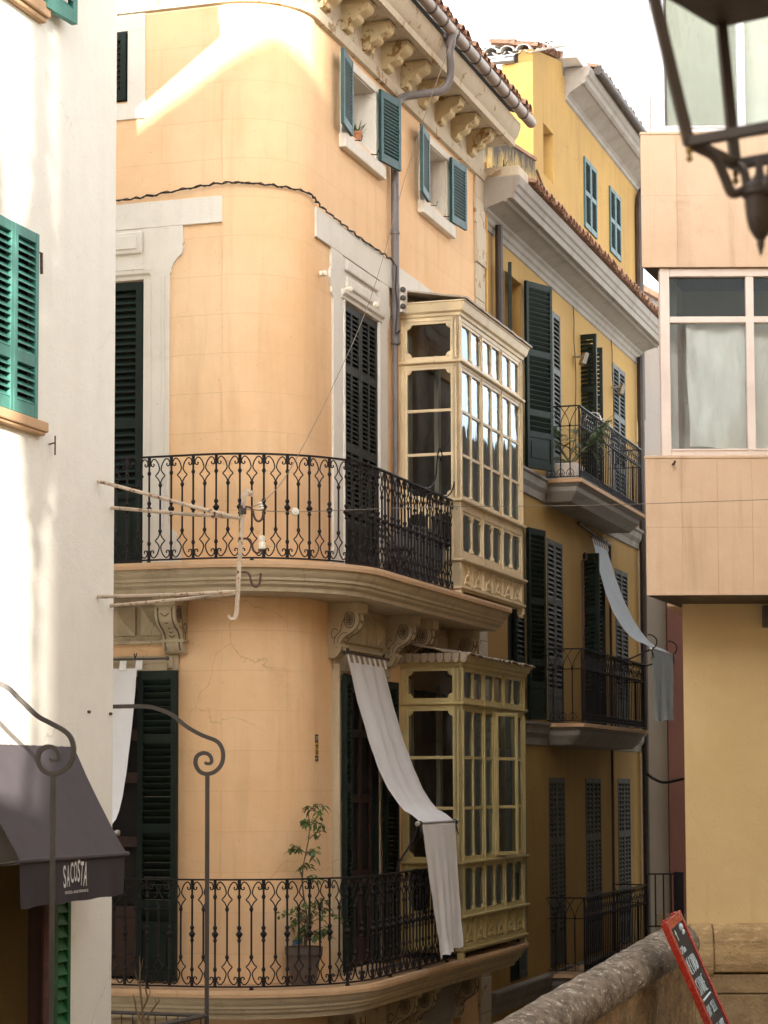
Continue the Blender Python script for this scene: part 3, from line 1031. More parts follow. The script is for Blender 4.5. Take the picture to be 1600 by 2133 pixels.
for a, b in ((-1.96, -1.88), (-1.42, -1.34), (-.88, -.80)): idr.box(FT, a, b, -.26, -.21, .5, 3.28)
for a, b in ((.5, .7), (1.05, 1.15), (1.7, 1.8), (2.3, 2.4), (2.7, 2.8), (3.18, 3.28)): idr.box(FT, -1.96, -.8, -.255, -.215, a, b)
idr.box(FT, -1.3, -.9, -.25, -.225, .7, 1.05)
build(idr, 'inner_door', M['wood'], PH, bevel=.004)
# plinth pilaster under the lower balcony
build(MB().box(ST, 3.3, 4.45, 0, .06, -3.5, -.28).box(ST, 3.25, 4.5, .0, .09, -.30, .19), 'shop_pilaster', M['greystone'], PH, bevel=.01)

# junction box, insulators on the wall
jb = MB().box(ST, 2.50, 2.66, .03, .13, 7.26, 7.56)
J = build(jb, 'junction_box', M['trim'], PH, bevel=.008)
for h in (7.32, 7.41, 7.50): build(MB().lathe(ST(2.515, .13, h), [(.0, .0), (.03, .005), (.03, .03), (.02, .04)], 9, -u*1.0), 'cable_gland', M['greyiron'], J)
for px, py in ((628, 544), (792, 580), (948, 614)):
    pass
for s, h in ((.12, 7.16), (.90, 7.17), (1.76, 7.19)):
    c = ST(s, .02, h)
    build(MB().lathe(c, [(.014, 0), (.03, .01), (.03, .03), (.02, .036), (.03, .045), (.03, .07), (.012, .08)], 10, (r-u*.25)), 'insulator', M['porc'], PH, smooth=True)


# ------------------------------------------------------------------ glazed galleries
def gallery(lv, mat, roofmat, open_sash, rag):
    s0, s1, D = 2.77, 5.50, .67
    def SIDE(a, o, h): return ST(s0-o, a, h)
    def FRONT(a, o, h): return ST(s0+a, D+o, h)
    def FAR(a, o, h): return ST(s1+o, a, h)
    W = s1-s0
    f = MB()
    # corner posts, with a raised strip
    for F, a0, a1 in ((SIDE, 0, .055), (SIDE, D-.075, D), (FRONT, W-.075, W), (FAR, D-.075, D), (FAR, 0, .055)): f.box(F, a0, a1, -.07, .0, lv['bot'], lv['cb'])
    f.box(FRONT, 0.0, .07, -.075, .001, lv['bot'], lv['cb'])
    for F, a in ((SIDE, D-.055), (FRONT, .018), (FRONT, W-.055), (SIDE, .02)): f.box(F, a, a+.02, .0, .012, lv['bp0'], lv['bp1']-.02); f.box(F, a, a+.02, .0, .012, lv['tp0'], lv['tp1'])
    bands = [(lv['tp1'], lv['cb']), (lv['bp1'], lv['tp0']), (lv['pn1'], lv['bp0']), (lv['cv1'], lv['pn0']), (lv['bot'], lv['cv0'])]
    for a, b in bands:
        f.box(SIDE, .05, D-.07, -.055, -.006, a, b).box(FRONT, .07, W-.07, -.055, -.006, a, b).box(FAR, .05, D-.07, -.055, -.006, a, b)
    bw = (W-.15)/3
    panes = []
    def ears(F, a0, a1, b0, b1, rr=.045, top=True, bot=True):
        for x, sx in ((a0, 1), (a1, -1)):
            for y, sy, on in ((b1, -1, top), (b0, 1, bot)):
                if not on: continue
                poly = [(x, y)] + [(x+sx*rr*cos(t), y+sy*rr*sin(t)) for t in [pi/2*i/5 for i in range(6)]]
                f.prism(F, poly, -.045, -.012)
                f.prism(F, [(x, y)] + [(x+sx*rr*.6*cos(t), y+sy*rr*.6*sin(t)) for t in [pi/2*i/4 for i in range(5)]], -.013, -.004)
    def sash(F, a0, a1, b0, b1, cols, mun=(), st=.034, er=.03, o=0.0):
        f.box(F, a0, a0+st, -.05+o, -.012+o, b0, b1).box(F, a1-st, a1, -.05+o, -.012+o, b0, b1)
        f.box(F, a0+st, a1-st, -.048+o, -.014+o, b0, b0+st).box(F, a0+st, a1-st, -.048+o, -.014+o, b1-st, b1)
        cw = (a1-a0)/cols
        for k in range(1, cols): f.box(F, a0+cw*k-.016, a0+cw*k+.016, -.046+o, -.01+o, b0+st, b1-st)
        for m in mun: f.box(F, a0+st, a1-st, -.044+o, -.016+o, m-.016, m+.016)
        for k in range(cols):
            x0, x1 = a0+cw*k+(st if k == 0 else .016), a0+cw*(k+1)-(st if k == cols-1 else .016)
            if o == 0: ears(F, x0, x1, b0+st, b1-st, er)
        p = MB()
        for k in range(cols):
            x0, x1 = a0+cw*k+(st if k == 0 else .016)-.005, a0+cw*(k+1)-(st if k == cols-1 else .016)+.005
            hs = [b0+st] + sorted(mun) + [b1-st]
            for y0, y1 in zip(hs[:-1], hs[1:]):
                e = [random.uniform(-.004, .004) for _ in range(4)]
                p.add([F(x0, -.03+e[0]+o, y0-.004), F(x1, -.03+e[1]+o, y0-.004), F(x1, -.03+e[2]+o, y1+.004), F(x0, -.03+e[3]+o, y1+.004)], [(0, 1, 2, 3)])
        panes.append((p, F is SIDE))
    sash(SIDE, .055, D-.075, lv['tp0'], lv['tp1'], 1, (), .03, .05)
    sash(SIDE, .055, D-.075, lv['bp0'], lv['bp1'], 1, (lv['m1'], lv['m2']), .03, .05)
    sash(SIDE, .055, D-.075, lv['pn0'], lv['pn1'], 2, (), .03, .04)
    for k in range(3):
        a = .075+bw*k
        f.box(FRONT, a-.012, a+.012, -.05, .002, lv['cv0'], lv['tp1'])
        sash(FRONT, a+.01, a+bw-.01, lv['tp0'], lv['tp1'], 2)
        sash(FRONT, a+.01, a+bw-.01, lv['pn0'], lv['pn1'], 2, (), .03, .05)
        if k == 1 and open_sash:
            m = a+bw/2
            Fo = hinge(FRONT, m+.02, .0, radians(24))
            sash(Fo, 0, bw/2-.04, lv['bp0']+.01, lv['bp1']-.01, 1, (lv['m1'], lv['m2']), .04, .03, .02)
            sash(FRONT, a+.01, m-.01, lv['bp0'], lv['bp1'], 1, (lv['m1'], lv['m2']))
            f.box(FRONT, m-.01, m+.025, -.05, .0, lv['bp0'], lv['bp1'])
        else:
            sash(FRONT, a+.01, a+bw-.01, lv['bp0'], lv['bp1'], 2, (lv['m1'], lv['m2']))
    sash(FAR, .055, D-.075, lv['bp0'], lv['bp1'], 1, (lv['m1'], lv['m2']))
    # carved apron
    f.box(SIDE, .05, D-.07, -.045, -.02, lv['cv0'], lv['cv1']).box(FRONT, .07, W-.07, -.045, -.02, lv['cv0'], lv['cv1']).box(FAR, .05, D-.07, -.045, -.02, lv['cv0'], lv['cv1'])
    pw = (W-.15)/6
    for k in range(6):
        a = .075+pw*k
        x0, x1, y0, y1 = a+.05, a+pw-.05, lv['cv0']+.025, lv['cv1']-.025
        for q in ((a, a+.028), (a+pw-.028, a+pw)): f.box(FRONT, q[0], q[1], -.04, .0, lv['cv0'], lv['cv1'])
        for bx in ((x0, x0+.014, y0, y1), (x1-.014, x1, y0, y1), (x0, x1, y0, y0+.014), (x0, x1, y1-.014, y1)): f.box(FRONT, bx[0], bx[1], -.03, -.008, bx[2], bx[3])
        cx, cy = (x0+x1)/2, (y0+y1)/2
        for sx in (1, -1):
            for sy in (1, -1):
                cur = [(cx, cy), (cx+sx*.03, cy+sy*.02), (cx+sx*.06, cy+sy*.05), (cx+sx*.075, cy+sy*.085), (cx+sx*.045, cy+sy*.085), (cx+sx*.03, cy+sy*.06)]
                f.tube([FRONT(v.x, -.014, v.y) for v in spl([(p[0], p[1], 0) for p in cur], 3)], .009, 4)
                f.ball(FRONT(x0+.02 if sx < 0 else x1-.02, -.006, cy+sy*.10), .014, 6)
        f.ball(FRONT(cx, -.01, cy), .022, 7)
    def ring(prof):
        o_ = []
        for (s, d, ss, dd) in ((s0, 0, -1, 0), (s0, D, -1, 1), (s1, D, 1, 1), (s1, 0, 1, 0)):
            o_.append([ST(s+ss*a, d+dd*a, b) for a, b in prof])
        n = len(prof)
        pts = [p for q in o_ for p in q]
        fs = []
        for k in range(3):
            for i in range(n):
                j = (i+1) % n
                fs.append((k*n+i, k*n+j, (k+1)*n+j, (k+1)*n+i))
        f.add(pts, fs)
    T = lv['top']
    ring([(-.05, lv['cb']-.03), (.012, lv['cb']-.03), (.02, lv['cb']), (.045, lv['cb']+.02), (.055, lv['cb']+.05), (.062, lv['cb']+.075), (.07, T-.02), (.08, T-.015), (.08, T), (-.05, T)])
    for h, t, p in ((lv['bp1']+.03, .03, .03), (lv['bp0']-.045, .03, .035), (lv['cv1']+.01, .03, .04), (lv['bot']+.015, .03, .02)): ring([(-.03, h), (p*.6, h), (p, h+t*.4), (p, h+t), (-.03, h+t)])
    G = build(f, 'enclosed_balcony', mat, PH, bevel=.003)
    for p, sd_ in panes: build(p, 'window_pane', M['glass_side'] if sd_ else M['glass'], G, normals=False)
    for a, b in ((s0-.005, D-.04), (s1-.06, D-.04)):
        pd = MB().box(ST, a, a+.07, b-.03, b+.045, lv['bot']-.07, lv['bot'])
        pd.box(ST, a+.012, a+.058, b-.018, b+.033, lv['bot']-.11, lv['bot']-.07)
        build(pd, 'pendant', mat, G, bevel=.008)
    rf = MB()
    rf.grid(lambda x, y: ST(s0-.10+(W+.20)*x, (D+.105)*(1-y)+.003*sin(x*31), T+.012+.13*y+(random.uniform(-.022, .012) if (rag and (y == 0 or x == 0)) else random.uniform(-.004, .004))), 34, 6)
    build(rf, 'gallery_roof', roofmat, G, solid=.018)
    if rag:
        sc = MB()
        n = 9
        for i in range(n):
            a0 = i*(D+.10)/n
            w_ = (D+.10)/n
            poly = [(a0, T+.02), (a0+w_*.9, T+.02)] + [(a0+w_*(.44+.42*cos(t)), T-.03-.05*sin(t)) for t in [pi*j/6 for j in range(7)]]
            sc.prism(lambda a, o, h: ST(s0-.10-o, a, h), poly, 0, .012)
        build(sc, 'scalloped_edge', roofmat, G)
    for k in range(3):
        a = s0+.075+bw*k
        cu = MB()
        cu.grid(lambda x, y: ST(a+.01+(bw-.02)*x, D-.085+.006*sin(x*22)+.004*sin(x*51+y*3), lv['pn0']+.02+(lv['m1']-lv['pn0']+.1)*y), 40, 4)
        build(cu, 'curtain', M['netting'], G, smooth='all')
    build(MB().box(ST, 2.98, 3.09, .0, .05, lv['bot']+.03, lv['tp1']-.1).box(ST, 4.1, 4.2, .0, .05, lv['bot']+.03, lv['tp1']-.1), 'inner_jamb', M['trim'], G)
    build(MB().box(ST, s0+.05, s1-.05, .01, D-.07, lv['bot'], lv['bot']+.03), 'gallery_floor', M['room'], G)
    return G


gallery(dict(top=7.40, cb=7.275, tp1=7.20, tp0=6.79, bp1=6.71, bp0=5.30, m1=6.24, m2=5.77, pn1=5.165, pn0=4.715, cv1=4.61, cv0=4.375, bot=4.315), M['gal'], M['lead'], False, False)
gallery(dict(top=3.63, cb=3.545, tp1=3.50, tp0=3.155, bp1=3.08, bp0=1.49, m1=2.56, m2=2.03, pn1=1.43, pn0=.93, cv1=.875, cv0=.615, bot=.53), M['gal2'], M['lead2'], True, True)

# ================================================================== YELLOW HOUSE down the street
YH = root('yellow_house', ST(11, 0, -3.5), 'dark yellow house down the street with grey eaves and three narrow iron balconies', 'house')
dY = -.03
def YF(s, d, h): return ST(s, d+dY, h)
cols = [(7.45, 8.30), (9.60, 10.53), (11.85, 12.88), (14.12, 15.06)]
tops = [(6.38, 8.80), (3.12, 5.60), (-.16, 2.37)]
hol = [(a, b, lo_, hi_, .06 if not (k == 2 or (j == 0 and k == 0)) else .30) for j, (lo_, hi_) in enumerate(tops) for k, (a, b) in enumerate(cols)]
hol = [(h[0], h[1], h[2], h[3], .06 if (i >= 8) else h[4]) for i, h in enumerate(hol)]
ym = MB().walls(YF, [6.28, 16.0], [-3.5, 9.66], hol)
ym.add([ST(16, dY, -3.5), ST(16, dY, 9.66), ST(16, -7, 9.66), ST(16, -7, -3.5)], [(0, 1, 2, 3)])
ym.add([ST(6.285, dY, 9), ST(6.285, dY, 9.66), ST(6.285, -1, 9.66), ST(6.285, -1, 9)], [(0, 1, 2, 3)])
build(ym, 'wall', M['yellow'], YH)
for h in hol: back(YF, h[0], h[1], h[2], h[3], -h[4], YH)
ev = MB().sweep(YF, [6.22, 16.05], [(0, 9.10), (.02, 9.11), (.025, 9.17), (.05, 9.19), (.055, 9.25), (.09, 9.275), (.10, 9.30), (.31, 9.37), (.32, 9.355), (.35, 9.365), (.355, 9.395), (.40, 9.40), (.41, 9.38), (.435, 9.385), (.44, 9.47), (.46, 9.48), (.475, 9.54), (.50, 9.56), (.51, 9.62), (.51, 9.67), (0, 9.67)])
build(ev, 'eaves', M['greystone'], YH, bevel=.004)
tile_roof(YF, flat_qs(6.75, 16.1, .19), .58, 9.69, .22, 1.5, M['tile'], YH, pr=.085)
build(MB().box(YF, 6.24, 6.72, -1.2, .50, 9.672, 9.80), 'roof_kerb', M['cornice'], YH, bevel=.015)
for hf, q0 in ((6.35, 6.28), (3.09, 6.28), (-.20, 6.28)):
    build(MB().sweep(YF, [6.30, 15.93], [(0, hf-.30), (.03, hf-.29), (.04, hf-.20), (.08, hf-.14), (.09, hf-.05), (.12, hf-.03), (.12, hf), (0, hf)]), 'string_course', M['greystone'], YH)
    sl = MB()
    prof = [(.0, -.30), (.30, -.285), (.34, -.235), (.41, -.16), (.42, -.10), (.47, -.06), (.48, -.055)]
    # moulded slab with returns on both sides
    pts, fs = [], []
    for (s, e) in ((9.28, 1), (13.68, -1)):
        pass
    n = len(prof)
    def slab_ring(d_, h_): return [YF(9.28+.48-d_, .05, hf+h_), YF(9.28+.48-d_, .02+d_+.05, hf+h_), YF(13.68-.48+d_, .02+d_+.05, hf+h_), YF(13.68-.48+d_, .05, hf+h_)]
    for d_, h_ in prof: pts += slab_ring(d_, h_)
    for i in range(n-1):
        for k in range(3): fs.append((i*4+k, i*4+k+1, (i+1)*4+k+1, (i+1)*4+k))
    fs.append((0, 1, 2, 3)); fs.append(tuple((n-1)*4+k for k in range(4)))
    sl.add(pts, fs)
    SL = build(sl, 'balcony_slab', M['greystone'], YH, bevel=.003)
    build(MB().box(YF, 9.26, 13.70, .05, .565, hf-.054, hf), 'ledge', M['ledge'], SL, bevel=.004)


def arch_bar(kind):
    mb = MB()
    H, sp = .95, .118
    mb.tube([(0, 0, 0), (0, 0, .69)], .0085, 5)
    mb.lathe((0, 0, .69), [(.008, -.025), (.016, -.01), (.016, .01), (.008, .025)], 6)
    for sx in (1, -1):
        mb.tube([F0(x, 0, z) for x, z in [(0, .69), (sx*sp*.18, .78), (sx*sp*.5, .86), (sx*sp, H)]], .0065, 4)
        mb.tube([F0(x, 0, z) for x, z in [(0, .115)] + [tuple(v[:2]) for v in [(sx*.03, .09), (sx*.05, .05), (sx*.04, .015), (sx*.018, .02), (sx*.016, .045), (sx*.03, .05)]]], .006, 4)
    if kind: mb.tube([F0(.03*cos(2*pi*i/10), 0, .40+.03*sin(2*pi*i/10)) for i in range(11)], .005, 4)
    me = mb.mesh('baluster'); me.materials.append(M['iron'])
    return me


ab = arch_bar(0)
for hf in (6.35, 3.09, -.20):
    s0, s1, d1, H = 9.36, 13.62, .52, .95
    mb = MB()
    for h0_, h1_, t in ((hf+.03+H, hf+.03+H+.016, .018), (hf+.03, hf+.042, .010), (hf+.03+.69-.006, hf+.03+.69+.006, .007)):
        mb.box(YF, s0, s1, d1-t, d1+t, h0_, h1_).box(YF, s0-t, s0+t, .03, d1-t, h0_, h1_).box(YF, s1-t, s1+t, .03, d1-t, h0_, h1_)
    for s in (s0, (s0+s1)/2, s1): mb.tube([YF(s, d1, hf), YF(s, d1, hf+.03+H)], .013, 6)
    RA = build(mb, 'railing', M['iron'], YH)
    n = 36
    for i in range(1, n): place(ab, 'baluster', RA, YF(s0+(s1-s0)*i/n, d1, hf+.035), pi/2-YA)
    for ss in (s0, s1):
        for i in range(1, 4): place(ab, 'baluster', RA, YF(ss, d1*i/4, hf+.035), -YA, (1.08, 1, 1))
# shutters floor by floor
for j, (lo_, hi_) in enumerate(tops):
    for k, (a, b) in enumerate(cols):
        slat = M['greyslat'] if k in (1, 3) else M['dkgreen']
        kw = dict(pitch=.062, th=.045, st=.05)
        if k == 0:
            if j == 0:
                shutter(hinge(YF, b, .03, radians(24)), 0, .55, lo_, hi_+.04, .03, M['dkgreen'], YH, rev=True, mids=(.30, .62), panel=.45, **kw)
                shutter(hinge(YF, a, .03, radians(165)), 0, .44, lo_+.6, hi_, -.03, M['dkgreen'], YH, mids=(.5,), **kw)
            elif j == 1:
                shutter(hinge(YF, b, .03, radians(12)), 0, .50, lo_, hi_, .03, M['dkgreen'], YH, rev=True, mids=(.30, .62), panel=.45, **kw)
                shutter(YF, a+.42, b, lo_, hi_, -.01, M['dkgreen'], YH, mids=(.30, .62), panel=.45, **kw)
            else:
                shutter(YF, a, (a+b)/2-.005, lo_, hi_, -.01, M['dkgreen'], YH, mids=(.30, .62), panel=.6, **kw)
                shutter(YF, (a+b)/2+.005, b, lo_, hi_, -.01, M['greyslat'], YH, mids=(.30, .62), panel=.6, **kw)
        elif k == 2 and j < 2:
            shutter(hinge(YF, a, -.12, radians(97)), 0, .36, lo_+.02, hi_, -.02, M['dkgreen'], YH, mids=(.33, .66), panel=.4, **kw)
            shutter(hinge(YF, b, -.12, radians(80)), 0, .22, lo_+.02, hi_, .02, M['dkgreen'], YH, mids=(.33, .66), panel=.4, **kw)
        else:
            m_ = M['greyslat'] if j < 2 else paint('dusty_shutter_paint', (.06, .058, .048), .6, spec=.2)
            shutter(YF, a, (a+b)/2-.004, lo_+.01, hi_, -.015, m_, YH, cols=1 if j < 2 else 2, mids=(.33, .66), panel=.38, **kw)
            shutter(YF, (a+b)/2+.004, b, lo_+.01, hi_, -.015, m_, YH, cols=1 if j < 2 else 2, mids=(.33, .66), panel=.38, **kw)
pp = MB()
pp.tube([YF(15.9, .09, 9.2), YF(15.9, .09, -3.4)], .055, 8)
build(pp, 'downpipe', M['brownpipe'], YH, smooth=True)
build(MB().tube([YF(6.82, .09, 9.22), YF(6.82, .09, 7.6)], .05, 8), 'downpipe', M['brownpipe'], YH, smooth=True)
build(MB().tube([YF(6.36, .05, 9.9), YF(6.36, .05, 6.3)], .018, 6), 'conduit', M['ochre'], YH, smooth=True)
pp = MB().tube([YF(13.55, .04, 5.9), YF(13.55, .04, -.2)], .022, 6).tube([YF(13.55, .04, 5.9), YF(11.4, .04, 6.0)], .02, 6)
build(pp, 'conduit', M['brownpipe'], YH)
hk = MB().tube([YF(11.38, .10, 3.15), YF(11.38, .10, 5.45)] + [YF(11.38+.05*sin(t), .10+.04, 5.45+.06*(1-cos(t))) for t in (1, 2, 3, 4)], .02, 6)
build(hk, 'awning_pole', M['rustdk'], YH)
for (s, h, nm) in ((11.35, 8.35, 0), (14.0, 8.35, 1)):
    lb = MB().box(YF, s-.02, s+.02, -.01, .12, h+.02, h+.05)
    p = hinge(YF, s, .12, radians(-35))
    lb.hexa([p(-.075, -.02, h-.07), p(.075, -.02, h-.07), p(.075, .04, h-.09), p(-.075, .04, h-.09), p(-.075, .04, h+.09), p(.075, .04, h+.09), p(.075, .09, h+.07), p(-.075, .09, h+.07)])
    o = build(lb, 'floodlight', M['lampbox'], YH, bevel=.006)
    cb_ = MB().tube([YF(a.x, .03, a.y) for a in spl([(s-.12, h+.75, 0), (s-.06, h+.55, 0), (s-.08, h+.25, 0), (s, h, 0), (s+.02, h-.4, 0), (s-.05, h-.9, 0), (s-.02, h-1.4, 0)], 4)], .008, 4)
    build(cb_, 'lamp_cable', M['cable'], YH)

# ================================================================== TALL YELLOW HOUSE set back on the roof
TH = root('tall_yellow_house', TY(16, 0, 9), 'bright yellow upper house with mouldy parapet and stair turret rising behind the tiled eaves', 'house')
tm = MB().walls(TY, [14.95, 21.3], [8.6, 13.75], [(16.58, 17.53, 11.6, 12.8, .05), (18.64, 19.56, 11.65, 12.82, .05)])
tm.add([TY(14.95, 0, 8.6), TY(14.95, 0, 13.75), TY(14.95, -5, 13.75), TY(14.95, -5, 8.6)], [(0, 1, 2, 3)])
tm.add([TY(21.3, 0, 8.6), TY(21.3, 0, 13.75), TY(21.3, -5, 13.75), TY(21.3, -5, 8.6)], [(0, 1, 2, 3)])
build(tm, 'wall', M['yellow_hi'], TH)
for a, b, c, e in ((16.58, 17.53, 11.6, 12.8), (18.64, 19.56, 11.65, 12.82)):
    back(TY, a, b, c, e, -.05, TH)
    m = (a+b)/2
    shutter(TY, a, m-.004, c, e, .01, M['teal'], TH, pitch=.055, mids=(.5,), th=.045)
    shutter(TY, m+.004, b, c, e, .01, M['teal'], TH, pitch=.055, mids=(.5,), th=.045)
tw = MB().walls(TY, [12.95, 14.96], [8.6, 13.5], [(13.58, 14.25, 11.72, 12.53, .35)], d=.03)
tw.add([TY(12.95, .03, 13.5), TY(14.96, .03, 13.5), TY(14.96, .03, 13.92)], [(0, 1, 2)])
tw.add([TY(12.95, .03, 8.6), TY(12.95, .03, 13.5), TY(12.95, -.2, 13.5), TY(12.95, -.2, 8.6)], [(0, 1, 2, 3)])
build(tw, 'stair_turret', M['yellow_hi'], TH)
back(TY, 13.58, 14.25, 11.72, 12.53, -.32, TH)
build(MB().box(TY, 12.97, 16.5, -4.5, -.201, 8.6, 13.22), 'white_stair_block', M['white'], TH)
build(MB().box(TY, 12.94, 13.0, -.46, .025, 8.7, 13.30), 'turret_return', M['ochre'], TH)
tile_roof(lambda q, d, h: TY(12.95-d, -4.4+q, h), flat_qs(.0, 4.45, .26), .08, 13.45, .30, 2.1, M['tilewhite'], TH, pr=.12)
build(MB().tube([TY(12.88, -4.4, 13.34), TY(12.88, -.25, 13.34)], .055, 8), 'gutter', M['rod'], TH, smooth=True)
tile_roof(lambda q, d, h: TY(12.95+q, d, h+q*.21), flat_qs(.05, 2.05, .24), .08, 13.53, .15, .6, M['tile'], TH, pr=.10)
te = MB().sweep(TY, [15.25, 21.35], [(0, 13.36), (.03, 13.38), (.035, 13.44), (.07, 13.48), (.30, 13.63), (.31, 13.62), (.35, 13.66), (.36, 13.74), (.39, 13.77), (.42, 13.84), (.42, 13.9), (0, 13.9)])
build(te, 'eaves', M['greystone'], TH)
build(MB().box(TY, 14.8, 16.0, -.9, .30, 13.92, 14.06), 'roof_kerb', M['white'], TH, bevel=.01)
build(MB().tube([TY(15.6, .48, 13.93), TY(21.3, .48, 13.93)], .075, 10), 'gutter', M['brownpipe'], TH, smooth=True)
tile_roof(TY, flat_qs(15.7, 21.4, .22), .5, 13.98, .28, 1.2, M['tile'], TH, pr=.095)
build(MB().tube([TY(v.x, v.y, v.z) for v in spl([(21.1, .48, 13.9), (21.1, .40, 13.55), (21.05, .12, 13.3), (21.0, .08, 13.0)], 4)] + [TY(21.0, .08, 9)], .075, 8), 'downpipe', M['brownpipe'], TH, smooth=True)
pw = MB()
ptop = [(9.2, 11.25), (10.3, 11.42), (11.6, 11.60), (12.95, 11.75)]
for (a, ha), (b, hb) in zip(ptop[:-1], ptop[1:]):
    pw.add([TY(a, .05, 9.5), TY(b, .05, 9.5), TY(b, .05, hb), TY(a, .05, ha)], [(0, 1, 2, 3)], [[(a, -.6), (b, -.6), (b, 1), (a, 1)]])
pw.add([TY(9.2, .05, 9.5), TY(9.2, .05, 11.25), TY(9.2, -.25, 11.25), TY(9.2, -.25, 9.5)], [(0, 1, 2, 3)], [[(0, -.6), (0, 1), (.3, 1), (.3, -.6)]])
build(pw, 'terrace_parapet', M['mould'], TH)
pc = MB()
for (a, ha), (b, hb) in zip(ptop[:-1], ptop[1:]): pc.hexa([TY(a, -.25, ha), TY(b, -.25, hb), TY(b, .08, hb), TY(a, .08, ha), TY(a, -.25, ha+.05), TY(b, -.25, hb+.05), TY(b, .08, hb+.05), TY(a, .08, ha+.05)])
build(pc, 'parapet_coping', M['tile'], TH)
a1 = [(13.0, 11.62), (14.0, 11.25), (14.9, 11.02), (15.1, 11.05), (15.4, 11.02), (16.0, 10.72)]
build(MB().tube([TY(s, .06, h) for s, h in a1], .018, 5), 'conduit', M['rustdk'], TH)
cy = root('tv_antenna', at(1069, 95, 36), 'thin pale aerial mast on the whitewashed roof of the tall yellow house', 'antenna')
b0 = at(1069, 98, 36)
an = MB().tube([b0, b0+Z*1.6], .008, 5)
for i in range(4): an.tube([b0+Z*(.95+.13*i)-r*.16, b0+Z*(.95+.13*i)+r*.16], .004, 4)
build(an, 'mast', M['antenna'], cy)


# ================================================================== BUILDINGS AT THE END OF THE STREET
def slab_building(name, label, mat, plan, z0, z1, parts=(), roofmat=None):
    rt_ = root(name, (plan[0][0], plan[0][1], z0), label, 'house')
    mb = MB()
    n = len(plan)
    mb.add([(x, y, z0) for x, y in plan] + [(x, y, z1[i] if isinstance(z1, (list, tuple)) else z1) for i, (x, y) in enumerate(plan)],
           [tuple(range(n)), tuple(range(2*n-1, n-1, -1))] + [(i, i+n, (i+1) % n+n, (i+1) % n) for i in range(n)])
    build(mb, 'wall', mat, rt_)
    return rt_


pb = slab_building('pale_house', 'pale weathered house at the end of the street, stained pink and white', M['pale'], [(5.3, 52), (9, 52), (9, 60), (5.3, 60)], -3.5, [14.1, 11.9, 11.9, 14.1])
rb = MB()
rb.hexa([Vector(p) for p in ((5.2, 51.8, 14.12), (9.1, 51.8, 11.85), (9.1, 60, 11.85), (5.2, 60, 14.12), (5.2, 51.8, 14.26), (9.1, 51.8, 12.0), (9.1, 60, 12.0), (5.2, 60, 14.26))])
build(rb, 'roof', M['tile'], pb)
build(MB().box(XYZ, 5.2, 9.0, 51.7, 51.98, 9.28, 9.42), 'string_course', M['greystone'], pb)
sh_ = MB().box(XYZ, 5.55, 5.95, 51.9, 51.97, 6.7, 8.2)
build(sh_, 'window', M['teal'], pb, bevel=.01)
gb = slab_building('grey_house', 'plain grey rendered wall closing the dark end of the street', M['greyw'], [(3.9, 40.6), (5.03, 40.6), (5.6, 46), (4.3, 46)], -3.5, 7.4)
mbd = slab_building('maroon_house', 'narrow maroon rendered house front squeezed beside the grey wall', M['maroon'], [(5.03, 40.4), (7.2, 40.4), (7.6, 46), (5.3, 46)], -3.5, 7.6)

# ================================================================== MODERN BAY BUILDING on the right
MO = root('modern_building', (2.743, 20.9, -3.5), 'salmon clad modern building with projecting bays and wide windows at the right', 'building')
SL = math.tan(radians(10))


def plan_prism(mb, plan, z0, z1):
    n = len(plan)
    mb.add([(x, y, z0) for x, y in plan] + [(x, y, z1) for x, y in plan],
           [tuple(range(n-1, -1, -1)), tuple(range(n, 2*n))] + [(i, (i+1) % n, (i+1) % n+n, i+n) for i in range(n)])
    return mb


build(plan_prism(MB(), [(2.743, 20.9), (9.5, 20.9), (9.5, 24.5), (2.743+SL*3.6, 24.5)], -3.5, 3.93), 'wall', M['beige'], MO)
build(plan_prism(MB(), [(2.66, 21.35), (9.5, 21.35), (9.5, 24.5), (2.743+SL*3.6, 24.5)], 3.935, 26.0), 'upper_wall', M['clad'], MO)
for z0, z1, x0 in ((3.927, 5.165, 2.316), (6.86, 8.087, 2.310), (10.2, 11.4, 2.31)):
    core = plan_prism(MB(), [(x0+.012, 20.02), (9.4, 20.02), (9.4, 21.34), (x0+.012+.50, 21.34)], z0+.004, z1-.004)
    CB = build(core, 'bay', M['clad'], MO)
    if z0 > 9: continue
    xs = [x0, x0+.318, x0+.632, x0+.94, x0+1.25, x0+1.56, x0+1.9, x0+2.3, x0+2.8, x0+3.4]
    zs = [z0, z0+(z1-z0)*.485, z1-.025] if z0 < 5 else [z0, z0+(z1-z0)*.53, z1-.02]
    for i in range(len(xs)-1):
        for k in range(len(zs)-1):
            if z0 > 5 and i > 0 and i % 2 == 0: continue
            xa, xb = xs[i], (xs[i+2] if (z0 > 5 and i % 2 == 1 and i+2 < len(xs)) else xs[i+1])
            pn = MB().box(XYZ, xa+.0006, xb-.0006, 20.0+random.uniform(-.001, .001), 20.035, zs[k]+.0006, zs[k+1]-.0006)
            build(pn, 'cladding_panel', M['clad'], CB, bevel=.0009)
    build(MB().box(XYZ, x0-.006, 6.0, 19.992, 20.06, z1-.024, z1), 'coping', M['clad'], CB, bevel=.004)
    build(plan_prism(MB(), [(x0+.02, 20.04), (6, 20.04), (6, 21.3), (x0+.46, 21.3)], z0-.006, z0+.002), 'soffit', M['brownpipe'], CB)
fr_ = paint('pink_window_frame', (.72, .60, .52), .5, wear=(.52, .41, .34), wear_t=.68, var=.08)
wf_ = paint('white_window_frame', (.74, .72, .74), .4, var=.06)


